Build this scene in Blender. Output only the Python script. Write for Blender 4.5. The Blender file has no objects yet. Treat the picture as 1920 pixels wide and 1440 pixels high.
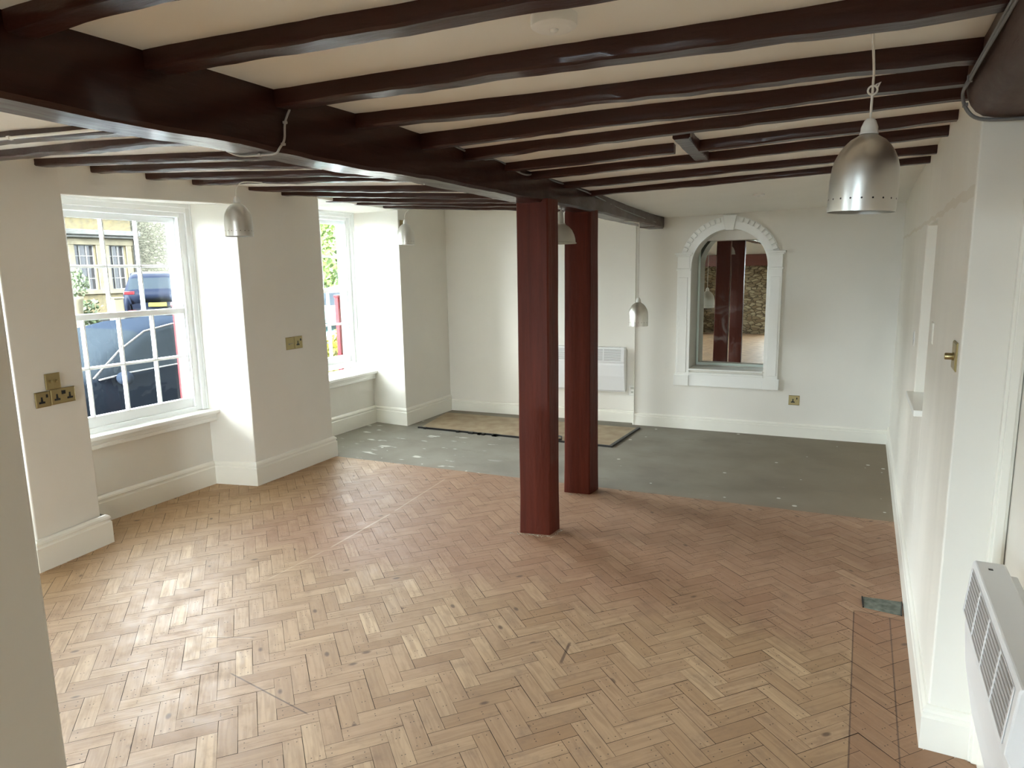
import bpy, math, random
from mathutils import Vector, Matrix, noise
random.seed(7)
C = bpy.context.scene.collection
S = bpy.context.scene

# ------------------------------------------------------------------ camera
CAM_H = 1.6
YAW, PITCH, ROLL, FPX = .476038, .165503, -.01781, 1278.14
cy, sy, cp, sp = math.cos(YAW), math.sin(YAW), math.cos(PITCH), math.sin(PITCH)
fwd = Vector((-sy*cp, cy*cp, -sp)); rt = Vector((cy, sy, 0)); up = rt.cross(fwd)
r2 = math.cos(ROLL)*rt + math.sin(ROLL)*up; u2 = -math.sin(ROLL)*rt + math.cos(ROLL)*up
cd = bpy.data.cameras.new('camera'); cam = bpy.data.objects.new('camera', cd); C.objects.link(cam)
cam.matrix_world = Matrix(((r2.x, u2.x, -fwd.x, 0), (r2.y, u2.y, -fwd.y, 0), (r2.z, u2.z, -fwd.z, CAM_H), (0, 0, 0, 1)))
cd.sensor_fit = 'HORIZONTAL'; cd.sensor_width = 36.0; cd.lens = FPX/1920*36.0; cd.clip_start = .02; cd.clip_end = 200
S.camera = cam

# ------------------------------------------------------------------ view and world
S.view_settings.view_transform = 'Standard'; S.view_settings.look = 'None'
S.view_settings.gamma = 1.0; S.view_settings.use_curve_mapping = False
S.view_settings.exposure = 2.95
cyc = S.cycles
cyc.max_bounces = 11; cyc.diffuse_bounces = 7; cyc.glossy_bounces = 4; cyc.transparent_max_bounces = 16
cyc.sample_clamp_indirect = 6.0; cyc.caustics_reflective = False; cyc.caustics_refractive = False
cyc.use_denoising = True
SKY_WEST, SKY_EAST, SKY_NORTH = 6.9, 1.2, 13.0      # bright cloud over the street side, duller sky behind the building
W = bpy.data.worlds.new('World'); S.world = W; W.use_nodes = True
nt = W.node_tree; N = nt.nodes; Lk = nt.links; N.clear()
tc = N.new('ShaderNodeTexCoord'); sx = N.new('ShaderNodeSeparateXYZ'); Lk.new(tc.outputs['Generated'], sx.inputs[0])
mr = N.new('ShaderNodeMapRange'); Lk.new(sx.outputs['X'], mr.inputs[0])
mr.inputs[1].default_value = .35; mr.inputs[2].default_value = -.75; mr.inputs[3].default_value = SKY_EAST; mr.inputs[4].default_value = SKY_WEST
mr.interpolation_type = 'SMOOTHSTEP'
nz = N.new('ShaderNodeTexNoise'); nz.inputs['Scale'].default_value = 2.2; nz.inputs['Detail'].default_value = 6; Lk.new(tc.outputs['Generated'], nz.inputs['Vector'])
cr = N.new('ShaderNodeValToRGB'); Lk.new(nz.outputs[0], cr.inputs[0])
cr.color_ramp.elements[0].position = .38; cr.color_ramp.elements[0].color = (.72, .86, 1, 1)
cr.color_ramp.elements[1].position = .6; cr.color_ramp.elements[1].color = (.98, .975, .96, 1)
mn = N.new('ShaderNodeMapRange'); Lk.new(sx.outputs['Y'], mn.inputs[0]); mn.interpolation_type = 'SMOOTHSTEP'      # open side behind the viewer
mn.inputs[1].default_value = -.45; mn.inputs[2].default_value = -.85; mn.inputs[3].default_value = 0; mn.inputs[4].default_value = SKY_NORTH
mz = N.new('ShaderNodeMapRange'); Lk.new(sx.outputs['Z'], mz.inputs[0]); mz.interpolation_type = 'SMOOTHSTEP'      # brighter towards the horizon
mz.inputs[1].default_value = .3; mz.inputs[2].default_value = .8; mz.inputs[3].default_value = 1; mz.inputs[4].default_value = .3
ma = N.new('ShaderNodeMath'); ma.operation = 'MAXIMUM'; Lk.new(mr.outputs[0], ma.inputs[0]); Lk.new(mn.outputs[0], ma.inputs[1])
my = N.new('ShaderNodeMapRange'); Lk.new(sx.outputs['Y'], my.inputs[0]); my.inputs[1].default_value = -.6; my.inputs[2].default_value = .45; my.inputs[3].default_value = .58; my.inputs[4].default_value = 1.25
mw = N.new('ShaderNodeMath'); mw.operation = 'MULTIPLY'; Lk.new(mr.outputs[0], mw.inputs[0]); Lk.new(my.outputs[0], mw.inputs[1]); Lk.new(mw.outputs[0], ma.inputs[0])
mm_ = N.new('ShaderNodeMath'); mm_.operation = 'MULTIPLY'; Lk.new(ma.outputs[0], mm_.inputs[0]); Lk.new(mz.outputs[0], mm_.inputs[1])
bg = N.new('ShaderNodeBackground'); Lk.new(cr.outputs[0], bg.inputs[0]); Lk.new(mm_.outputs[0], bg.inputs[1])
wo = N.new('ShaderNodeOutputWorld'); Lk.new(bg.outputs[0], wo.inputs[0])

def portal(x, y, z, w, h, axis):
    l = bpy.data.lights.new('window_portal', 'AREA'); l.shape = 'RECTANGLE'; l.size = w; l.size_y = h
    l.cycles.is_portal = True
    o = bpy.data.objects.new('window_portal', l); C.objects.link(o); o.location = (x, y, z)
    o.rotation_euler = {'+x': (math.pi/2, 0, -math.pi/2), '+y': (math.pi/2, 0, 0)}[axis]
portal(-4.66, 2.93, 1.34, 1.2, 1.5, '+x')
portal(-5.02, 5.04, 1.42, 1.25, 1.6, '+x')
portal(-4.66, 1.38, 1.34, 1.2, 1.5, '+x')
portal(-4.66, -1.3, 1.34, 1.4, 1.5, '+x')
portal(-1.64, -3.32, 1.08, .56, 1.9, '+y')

# ------------------------------------------------------------------ helpers
def tag(o, label=None, cat=None, group=None, kind=None):
    if label: o['label'] = label
    if cat: o['category'] = cat
    if group: o['group'] = group
    if kind: o['kind'] = kind
    return o
def empty(name, loc, label, cat, group=None):
    o = bpy.data.objects.new(name, None); C.objects.link(o); o.location = loc; o.empty_display_size = .05
    return tag(o, label, cat, group)

class MB:
    def __init__(s): s.v = []; s.f = []; s.m = []; s.cm = 0
    def mat(s, i): s.cm = i; return s
    def add(s, vs, fs):
        b = len(s.v); s.v += [tuple(p) for p in vs]
        for f in fs: s.f.append([b+i for i in f]); s.m.append(s.cm)
        return s
    def box(s, x0, x1, y0, y1, z0, z1):
        x0, x1 = sorted((x0, x1)); y0, y1 = sorted((y0, y1)); z0, z1 = sorted((z0, z1))
        return s.add([(x0,y0,z0),(x1,y0,z0),(x1,y1,z0),(x0,y1,z0),(x0,y0,z1),(x1,y0,z1),(x1,y1,z1),(x0,y1,z1)],
                     [(0,3,2,1),(4,5,6,7),(0,1,5,4),(1,2,6,5),(2,3,7,6),(3,0,4,7)])
    def prism(s, poly, z0, z1, axis='z'):
        """poly: 2D points; extruded along axis (z: xy poly, x: yz poly, y: xz poly)"""
        def P(a, b, c): return {'z': (a, b, c), 'x': (c, a, b), 'y': (a, c, b)}[axis]
        n = len(poly)
        ar = sum(poly[i][0]*poly[(i+1) % n][1]-poly[(i+1) % n][0]*poly[i][1] for i in range(n))
        if (ar < 0) != (axis == 'y'): poly = poly[::-1]
        vs = [P(a, b, z0) for a, b in poly]+[P(a, b, z1) for a, b in poly]
        return s.add(vs, [list(range(n))[::-1], list(range(n, 2*n))]+[(i, (i+1) % n, n+(i+1) % n, n+i) for i in range(n)])
    def tube(s, pts, r, n=8, cap=True):
        pts = [Vector(p) for p in pts]; rs = r if isinstance(r, (list, tuple)) else [r]*len(pts)
        rings = []; t0 = (pts[1]-pts[0]).normalized()
        a = t0.orthogonal().normalized()
        for i, p in enumerate(pts):
            t = (pts[min(i+1, len(pts)-1)]-pts[max(i-1, 0)]).normalized()
            a = (a-t*a.dot(t)).normalized(); b = t.cross(a)
            rings.append([p+rs[i]*(math.cos(2*math.pi*k/n)*a+math.sin(2*math.pi*k/n)*b) for k in range(n)])
        vs = [v for rg in rings for v in rg]; fs = []
        for i in range(len(pts)-1):
            for k in range(n): fs.append((i*n+k, i*n+(k+1) % n, (i+1)*n+(k+1) % n, (i+1)*n+k))
        if cap: fs += [list(range(n))[::-1], list(range((len(pts)-1)*n, len(pts)*n))]
        return s.add(vs, fs)
    def lathe(s, prof, n=40, c=(0,0,0), close=False):
        vs = []; fs = []
        for (r, z) in prof:
            for k in range(n): a = 2*math.pi*k/n; vs.append((c[0]+r*math.cos(a), c[1]+r*math.sin(a), c[2]+z))
        m = len(prof)
        for i in range(m-1 if not close else m):
            j = (i+1) % m
            for k in range(n): fs.append((i*n+k, i*n+(k+1) % n, j*n+(k+1) % n, j*n+k))
        return s.add(vs, fs)
    def sphere(s, c, r, n=12, m=8, sq=(1,1,1)):
        vs = []; fs = []
        for i in range(m+1):
            th = math.pi*i/m
            for k in range(n):
                a = 2*math.pi*k/n; vs.append((c[0]+sq[0]*r*math.sin(th)*math.cos(a), c[1]+sq[1]*r*math.sin(th)*math.sin(a), c[2]+sq[2]*r*math.cos(th)))
        for i in range(m):
            for k in range(n): fs.append((i*n+k, (i+1)*n+k, (i+1)*n+(k+1) % n, i*n+(k+1) % n))
        return s.add(vs, fs)
    def xf(s, M):
        s.v = [tuple(M @ Vector(p)) for p in s.v]; return s
    def build(s, name, mats, parent=None, smooth=False, bevel=0, kind=None, label=None, autosmooth=False):
        me = bpy.data.meshes.new(name); me.from_pydata(s.v, [], s.f)
        if not isinstance(mats, (list, tuple)): mats = [mats]
        for m in mats: me.materials.append(m)
        for p, i in zip(me.polygons, s.m): p.material_index = i
        me.update()
        if smooth:
            for p in me.polygons: p.use_smooth = True
        if autosmooth:
            for p in me.polygons: p.use_smooth = True
            try: me.set_sharp_from_angle(angle=math.radians(38))
            except Exception: pass
        o = bpy.data.objects.new(name, me); C.objects.link(o)
        if parent: o.parent = parent
        if bevel:
            b = o.modifiers.new('bevel', 'BEVEL'); b.width = bevel; b.segments = 2; b.limit_method = 'ANGLE'; b.angle_limit = math.radians(40)
        if kind: o['kind'] = kind
        if label: o['label'] = label
        return o

# ------------------------------------------------------------------ materials
def mat(name, col=(.8,.8,.8), rough=.5, metal=0, coat=0, spec=None, bump=0, bscale=20, bdist=.002, stretch=None, var=0, vscale=4, vcol=None, crough=.1):
    m = bpy.data.materials.new(name); m.use_nodes = True; nt = m.node_tree; N = nt.nodes; L = nt.links
    b = N['Principled BSDF']; b.inputs['Base Color'].default_value = (*col, 1); b.inputs['Roughness'].default_value = rough
    b.inputs['Metallic'].default_value = metal; b.inputs['Coat Weight'].default_value = coat; b.inputs['Coat Roughness'].default_value = crough
    if spec is not None: b.inputs['Specular IOR Level'].default_value = spec
    tc = N.new('ShaderNodeTexCoord'); mp = N.new('ShaderNodeMapping'); L.new(tc.outputs['Object'], mp.inputs[0])
    if stretch: mp.inputs['Scale'].default_value = stretch
    if bump:
        n = N.new('ShaderNodeTexNoise'); n.inputs['Scale'].default_value = bscale; n.inputs['Detail'].default_value = 5; L.new(mp.outputs[0], n.inputs['Vector'])
        bp = N.new('ShaderNodeBump'); bp.inputs['Strength'].default_value = bump; bp.inputs['Distance'].default_value = bdist
        L.new(n.outputs[0], bp.inputs['Height']); L.new(bp.outputs[0], b.inputs['Normal'])
    if var:
        n = N.new('ShaderNodeTexNoise'); n.inputs['Scale'].default_value = vscale; n.inputs['Detail'].default_value = 6; L.new(mp.outputs[0], n.inputs['Vector'])
        r = N.new('ShaderNodeMapRange'); r.inputs[1].default_value = .35; r.inputs[2].default_value = .65; L.new(n.outputs[0], r.inputs[0])
        mx = N.new('ShaderNodeMix'); mx.data_type = 'RGBA'; L.new(r.outputs[0], mx.inputs[0])
        mx.inputs[6].default_value = (*col, 1); vc = vcol or tuple(c*(1-var) for c in col); mx.inputs[7].default_value = (*vc, 1)
        L.new(mx.outputs[2], b.inputs['Base Color'])
    return m

def paint_wall(name, col, wav=.6):
    m = mat(name, col, .55, spec=.35, var=.05, vscale=1.3)
    nt = m.node_tree; N = nt.nodes; L = nt.links; b = N['Principled BSDF']; tc = N['Texture Coordinate']
    n1 = N.new('ShaderNodeTexNoise'); n1.inputs['Scale'].default_value = 1.6; n1.inputs['Detail'].default_value = 2
    n2 = N.new('ShaderNodeTexNoise'); n2.inputs['Scale'].default_value = 38; n2.inputs['Detail'].default_value = 3
    mp = N.new('ShaderNodeMapping'); mp.inputs['Scale'].default_value = (1.6, 1.6, .35); L.new(tc.outputs['Object'], mp.inputs[0])
    L.new(mp.outputs[0], n1.inputs['Vector']); L.new(tc.outputs['Object'], n2.inputs['Vector'])
    b1 = N.new('ShaderNodeBump'); b1.inputs['Strength'].default_value = wav; b1.inputs['Distance'].default_value = .03
    b2 = N.new('ShaderNodeBump'); b2.inputs['Strength'].default_value = .22; b2.inputs['Distance'].default_value = .002
    L.new(n1.outputs[0], b1.inputs['Height']); L.new(n2.outputs[0], b2.inputs['Height'])
    L.new(b1.outputs[0], b2.inputs['Normal']); L.new(b2.outputs[0], b.inputs['Normal'])
    return m
M_wall = paint_wall('cream_wall_paint', (.80,.775,.71), .5)
M_ceil = paint_wall('cream_ceiling_paint', (.85,.825,.76), .3)
M_gloss = mat('white_gloss_paint', (.86,.86,.82), .28, coat=.3, bump=.15, bscale=60)
M_skirt = mat('skirting_paint', (.84,.82,.74), .32, coat=.2, bump=.15, bscale=50)
M_frame = mat('window_gloss_paint', (.88,.90,.90), .3, coat=.3)
M_alu = mat('brushed_aluminium', (.72,.71,.67), .36, metal=1, bump=.1, bscale=120, stretch=(1,1,.05))
M_aluin = mat('shade_inside_white', (.8,.8,.76), .5)
M_black = mat('black_plastic', (.006,.006,.006), .4)
M_whitep = mat('white_plastic', (.82,.81,.77), .35)
M_cord = mat('white_flex', (.72,.70,.64), .5)
M_enamel = mat('grey_enamel', (.50,.49,.43), .35, coat=.3)
M_cable = mat('grey_cable', (.16,.16,.16), .45)
M_brass = mat('antique_brass', (.42,.34,.17), .36, metal=1, bump=.2, bscale=90)
M_heater = mat('heater_enamel', (.80,.80,.80), .38)
M_slot = mat('heater_slot_dark', (.30,.29,.27), .6)

def wood_dark(name, col, col2, rough, axis, coat=.5, cr_=.2, sp_=.4):
    st = {'x': (.35, 9, 9), 'y': (9, .35, 9), 'z': (9, 9, .35)}[axis]
    m = bpy.data.materials.new(name); m.use_nodes = True; nt = m.node_tree; N = nt.nodes; L = nt.links; b = N['Principled BSDF']
    tc = N.new('ShaderNodeTexCoord'); mp = N.new('ShaderNodeMapping'); mp.inputs['Scale'].default_value = st; L.new(tc.outputs['Object'], mp.inputs[0])
    n = N.new('ShaderNodeTexNoise'); n.inputs['Scale'].default_value = 2.5; n.inputs['Detail'].default_value = 8; n.inputs['Roughness'].default_value = .65; n.inputs['Distortion'].default_value = .5; L.new(mp.outputs[0], n.inputs['Vector'])
    r = N.new('ShaderNodeMapRange'); r.inputs[1].default_value = .32; r.inputs[2].default_value = .7; L.new(n.outputs[0], r.inputs[0])
    mx = N.new('ShaderNodeMix'); mx.data_type = 'RGBA'; L.new(r.outputs[0], mx.inputs[0]); mx.inputs[6].default_value = (*col, 1); mx.inputs[7].default_value = (*col2, 1)
    L.new(mx.outputs[2], b.inputs['Base Color'])
    n2 = N.new('ShaderNodeTexNoise'); n2.inputs['Scale'].default_value = 7; n2.inputs['Detail'].default_value = 6; mp2 = N.new('ShaderNodeMapping')
    mp2.inputs['Scale'].default_value = tuple(max(.8, s/3) for s in st); L.new(tc.outputs['Object'], mp2.inputs[0]); L.new(mp2.outputs[0], n2.inputs['Vector'])
    b1 = N.new('ShaderNodeBump'); b1.inputs['Strength'].default_value = .5; b1.inputs['Distance'].default_value = .004; L.new(n.outputs[0], b1.inputs['Height'])
    b2 = N.new('ShaderNodeBump'); b2.inputs['Strength'].default_value = .55; b2.inputs['Distance'].default_value = .012; L.new(n2.outputs[0], b2.inputs['Height']); L.new(b1.outputs[0], b2.inputs['Normal'])
    L.new(b2.outputs[0], b.inputs['Normal'])
    rr = N.new('ShaderNodeMapRange'); rr.inputs[3].default_value = rough-.08; rr.inputs[4].default_value = rough+.12; L.new(n2.outputs[0], rr.inputs[0]); L.new(rr.outputs[0], b.inputs['Roughness'])
    b.inputs['Coat Weight'].default_value = coat; b.inputs['Coat Roughness'].default_value = cr_; b.inputs['Specular IOR Level'].default_value = sp_
    return m
M_beam = wood_dark('stained_beam_along_y', (.020,.0045,.0025), (.036,.009,.005), .38, 'y', .45, .16, .15)
M_joist = wood_dark('stained_joist', (.026,.0065,.004), (.046,.012,.007), .40, 'x', .35, .2, .2)
M_post = wood_dark('stained_post', (.072,.015,.009), (.115,.024,.013), .45, 'z', .05, .3, .12)
M_redbeam = wood_dark('stained_red_beam', (.13,.022,.012), (.17,.035,.018), .4, 'x')

def floor_mat():
    m = bpy.data.materials.new('pine_parquet'); m.use_nodes = True; nt = m.node_tree; N = nt.nodes; L = nt.links; b = N['Principled BSDF']
    def nd(t, **k):
        n = N.new(t)
        for a, v in k.items(): setattr(n, a, v)
        return n
    def math_(op, a, bb=None, cc=None):
        n = nd('ShaderNodeMath', operation=op)
        for i, v in enumerate((a, bb, cc)):
            if v is None: continue
            if isinstance(v, (int, float)): n.inputs[i].default_value = v
            else: L.new(v, n.inputs[i])
        return n.outputs[0]
    def mix(f, a, c, mode='MIX'):
        n = nd('ShaderNodeMix', data_type='RGBA', blend_type=mode)
        if isinstance(f, (int, float)): n.inputs[0].default_value = f
        else: L.new(f, n.inputs[0])
        for i, v in ((6, a), (7, c)):
            if isinstance(v, tuple): n.inputs[i].default_value = (*v, 1)
            else: L.new(v, n.inputs[i])
        return n.outputs[2]
    def rng(v, a, c, o0=0, o1=1, smooth=True):
        n = nd('ShaderNodeMapRange'); L.new(v, n.inputs[0])
        if smooth: n.interpolation_type = 'SMOOTHSTEP'
        for i, q in zip((1,2,3,4), (a, c, o0, o1)): n.inputs[i].default_value = q
        return n.outputs[0]
    at = nd('ShaderNodeAttribute', attribute_name='rnd'); at.attribute_type = 'GEOMETRY'; rnd = at.outputs['Fac']
    uv = nd('ShaderNodeUVMap', uv_map='UVMap'); tcn = nd('ShaderNodeTexCoord'); pos = tcn.outputs['Object']
    suv = nd('ShaderNodeSeparateXYZ'); L.new(uv.outputs[0], suv.inputs[0]); U, V = suv.outputs[0], suv.outputs[1]
    sp_ = nd('ShaderNodeSeparateXYZ'); L.new(pos, sp_.inputs[0]); X, Y = sp_.outputs[0], sp_.outputs[1]
    # grain: uv shifted by the random number of the block
    cmb = nd('ShaderNodeCombineXYZ'); L.new(math_('MULTIPLY', U, 5.0), cmb.inputs[0]); L.new(math_('MULTIPLY', V, 60.0), cmb.inputs[1]); L.new(math_('MULTIPLY', rnd, 91.0), cmb.inputs[2])
    g = nd('ShaderNodeTexNoise'); g.inputs['Scale'].default_value = 1.0; g.inputs['Detail'].default_value = 4; g.inputs['Distortion'].default_value = .8; L.new(cmb.outputs[0], g.inputs['Vector'])
    cr = nd('ShaderNodeValToRGB'); L.new(rnd, cr.inputs[0]); e = cr.color_ramp.elements
    e[0].position = 0; e[0].color = (.34,.225,.135,1); e[1].position = 1; e[1].color = (.56,.43,.29,1)
    for p, c in ((.25, (.40,.28,.175)), (.5, (.43,.305,.20)), (.75, (.46,.335,.22)), (.92, (.49,.365,.24))):
        k = e.new(p); k.color = (*c, 1)
    col = mix(rng(g.outputs[0], .36, .66, 0, .55), cr.outputs[0], (.30,.20,.125))
    # worn red-stain zone around and right of the posts; yellower strip at the window wall
    nz = nd('ShaderNodeTexNoise'); nz.inputs['Scale'].default_value = 2.2; nz.inputs['Detail'].default_value = 4; L.new(pos, nz.inputs['Vector'])
    yy = math_('ADD', Y, math_('MULTIPLY', math_('SUBTRACT', nz.outputs[0], .5), .8))
    yy = math_('SUBTRACT', yy, math_('MULTIPLY', X, .12))
    zone = rng(yy, 2.85, 3.35); zone = math_('MULTIPLY', zone, rng(X, -3.9, -3.0, .25, 1))
    col = mix(math_('MULTIPLY', zone, .5), col, (.30,.165,.12))
    col = mix(math_('MULTIPLY', rng(X, -3.3, -3.9), .35), col, (.52,.35,.16))
    # a darker, redder hatch let into the floor by the right-hand wall
    hx = math_('MULTIPLY', rng(X, .043, .047, 0, 1, False), 1.0); hatch = math_('MULTIPLY', hx, rng(Y, 3.37, 3.36, 0, 1, False))
    col = mix(math_('MULTIPLY', hatch, .5), col, (.24,.12,.07))
    # knots
    kc = nd('ShaderNodeCombineXYZ'); L.new(math_('MULTIPLY', U, 9.0), kc.inputs[0]); L.new(math_('MULTIPLY', V, 18.0), kc.inputs[1]); L.new(math_('MULTIPLY', rnd, 37.0), kc.inputs[2])
    vo = nd('ShaderNodeTexVoronoi'); vo.inputs['Scale'].default_value = .9; L.new(kc.outputs[0], vo.inputs['Vector'])
    knot = rng(vo.outputs['Distance'], .08, .22, 1, 0); kcs = nd('ShaderNodeSeparateColor'); L.new(vo.outputs['Color'], kcs.inputs[0]); knot = math_('MULTIPLY', knot, rng(kcs.outputs[0], .80, .81, 0, 1, False))
    col = mix(math_('MULTIPLY', knot, .75), col, (.085,.05,.035))
    # pairs of nail holes near the ends
    def dot(u0, v0, r):
        du = math_('SUBTRACT', math_('ABSOLUTE', math_('SUBTRACT', U, .105)), u0); dv = math_('SUBTRACT', math_('ABSOLUTE', math_('SUBTRACT', V, .033)), v0)
        d = math_('SQRT', math_('ADD', math_('MULTIPLY', du, du), math_('MULTIPLY', dv, dv)))
        return rng(d, r*.6, r, 1, 0)
    has = rng(math_('FRACT', math_('MULTIPLY', rnd, 53.0)), .45, .46, 0, 1, False)
    nail = math_('MULTIPLY', dot(.085, .014, .0028), has)
    has2 = rng(math_('FRACT', math_('MULTIPLY', rnd, 29.0)), .6, .61, 0, 1, False)
    nail = math_('MAXIMUM', nail, math_('MULTIPLY', dot(.045, .006, .0028), has2))
    col = mix(math_('MULTIPLY', nail, .85), col, (.03,.02,.015))
    # dirt in broad patches
    n3 = nd('ShaderNodeTexNoise'); n3.inputs['Scale'].default_value = 9; n3.inputs['Detail'].default_value = 8; n3.inputs['Roughness'].default_value = .7; L.new(pos, n3.inputs['Vector'])
    col = mix(rng(n3.outputs[0], .5, .72, 0, .35), col, (.20,.145,.11))
    # scratches
    def seg(x0, y0, x1, y1, w):
        dx, dy = x1-x0, y1-y0; ln = math.hypot(dx, dy); dx /= ln; dy /= ln
        ax = math_('SUBTRACT', X, x0); ay = math_('SUBTRACT', Y, y0)
        t = math_('ADD', math_('MULTIPLY', ax, dx), math_('MULTIPLY', ay, dy))
        d = math_('ABSOLUTE', math_('SUBTRACT', math_('MULTIPLY', ax, dy), math_('MULTIPLY', ay, dx)))
        k = math_('MULTIPLY', rng(d, w*.5, w, 1, 0), rng(t, 0, .03)); return math_('MULTIPLY', k, rng(t, ln-.03, ln, 1, 0))
    for a in SCR_LIGHT: col = mix(math_('MULTIPLY', seg(*a), .45), col, (.62,.52,.40))
    for a in SCR_DARK: col = mix(math_('MULTIPLY', seg(*a), .75), col, (.09,.055,.04))
    col = mix(1.0, col, (.90,.815,.725), 'MULTIPLY')
    L.new(col, b.inputs['Base Color'])
    L.new(rng(n3.outputs[0], .3, .7, .48, .66), b.inputs['Roughness'])
    b.inputs['Coat Weight'].default_value = .0
    bp = nd('ShaderNodeBump'); bp.inputs['Strength'].default_value = .35; bp.inputs['Distance'].default_value = .0012; L.new(g.outputs[0], bp.inputs['Height'])
    n4 = nd('ShaderNodeTexNoise'); n4.inputs['Scale'].default_value = 5; n4.inputs['Detail'].default_value = 2; L.new(pos, n4.inputs['Vector'])
    bp2 = nd('ShaderNodeBump'); bp2.inputs['Strength'].default_value = .3; bp2.inputs['Distance'].default_value = .008; L.new(n4.outputs[0], bp2.inputs['Height'])
    L.new(bp.outputs[0], bp2.inputs['Normal']); L.new(bp2.outputs[0], b.inputs['Normal'])
    return m
SCR_LIGHT = [(-3.02,3.72,-3.02+.005,3.72+.4,.006)]
SCR_DARK = []
# scratch end points on the floor (metres), measured from the photograph
SCR_LIGHT = [(-2.831,4.331,-2.75,3.55,.006), (-2.746,3.52,-2.722,2.89,.008), (-2.722,2.85,-2.735,2.42,.005), (-2.55,1.88,-2.33,1.97,.006)]
SCR_DARK = [(-2.22,1.733,-1.72,1.67,.004), (-2.55,1.87,-2.32,1.985,.003), (.0450,2.0,.0451,3.37,.0035), (.194,2.0,.1925,3.37,.0035), (.045,3.37,.26,3.345,.0035), (-1.02,2.36,-1.05,2.55,.008)]
M_floor = floor_mat()
M_sub = mat('dark_joint', (.03,.018,.012), .95)

def concrete_mat():
    m = mat('concrete_screed', (.29,.272,.228), .85, spec=.12, bump=.5, bscale=26, var=1, vscale=2.6, vcol=(.235,.215,.18))
    nt = m.node_tree; N = nt.nodes; L = nt.links; b = N['Principled BSDF']; tc = N['Texture Coordinate']
    cur = b.inputs['Base Color'].links[0].from_socket
    def ov(fac, c, s):
        nonlocal cur
        mx = N.new('ShaderNodeMix'); mx.data_type = 'RGBA'; k = N.new('ShaderNodeMath'); k.operation = 'MULTIPLY'; L.new(fac, k.inputs[0]); k.inputs[1].default_value = s
        L.new(k.outputs[0], mx.inputs[0]); L.new(cur, mx.inputs[6]); mx.inputs[7].default_value = (*c, 1); cur = mx.outputs[2]
    def rng(v, a, c):
        n = N.new('ShaderNodeMapRange'); L.new(v, n.inputs[0]); n.inputs[1].default_value = a; n.inputs[2].default_value = c; return n.outputs[0]
    sx = N.new('ShaderNodeSeparateXYZ'); L.new(tc.outputs['Object'], sx.inputs[0])
    ov(rng(sx.outputs[0], -1.6, .2), (.235,.185,.125), .75)
    n = N.new('ShaderNodeTexNoise'); n.inputs['Scale'].default_value = 4.5; n.inputs['Detail'].default_value = 10; n.inputs['Roughness'].default_value = .75
    mp = N.new('ShaderNodeMapping'); mp.inputs['Scale'].default_value = (.6, 1.8, 1); L.new(tc.outputs['Object'], mp.inputs[0]); L.new(mp.outputs[0], n.inputs['Vector'])
    ov(rng(n.outputs[0], .58, .66), (.20,.17,.14), .5)
    ov(rng(n.outputs[0], .36, .30), (.52,.50,.44), .5)
    v = N.new('ShaderNodeTexVoronoi'); v.inputs['Scale'].default_value = 9; v.inputs['Randomness'].default_value = 1; L.new(tc.outputs['Object'], v.inputs['Vector'])
    wn = N.new('ShaderNodeSeparateColor'); L.new(v.outputs['Color'], wn.inputs[0])
    thr = N.new('ShaderNodeMapRange'); L.new(wn.outputs[0], thr.inputs[0]); thr.inputs[1].default_value = .55; thr.inputs[2].default_value = 1; thr.inputs[3].default_value = 0; thr.inputs[4].default_value = .16
    sub = N.new('ShaderNodeMath'); sub.operation = 'SUBTRACT'; L.new(thr.outputs[0], sub.inputs[0]); L.new(v.outputs['Distance'], sub.inputs[1])
    ov(rng(sub.outputs[0], 0, .03), (.66,.64,.58), .85)
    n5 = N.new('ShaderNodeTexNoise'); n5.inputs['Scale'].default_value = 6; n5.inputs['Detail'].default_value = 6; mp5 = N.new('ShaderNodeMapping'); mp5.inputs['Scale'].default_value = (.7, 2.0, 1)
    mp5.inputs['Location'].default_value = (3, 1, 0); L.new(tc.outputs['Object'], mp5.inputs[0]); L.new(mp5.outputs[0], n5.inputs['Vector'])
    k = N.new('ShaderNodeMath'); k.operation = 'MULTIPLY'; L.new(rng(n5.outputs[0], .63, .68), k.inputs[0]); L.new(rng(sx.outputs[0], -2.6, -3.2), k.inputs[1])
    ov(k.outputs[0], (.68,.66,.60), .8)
    L.new(cur, b.inputs['Base Color'])
    return m
M_conc = concrete_mat()
M_board = mat('chipboard_panel', (.40,.32,.21), .7, bump=.3, bscale=60, var=1, vscale=7, vcol=(.30,.22,.14))

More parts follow.
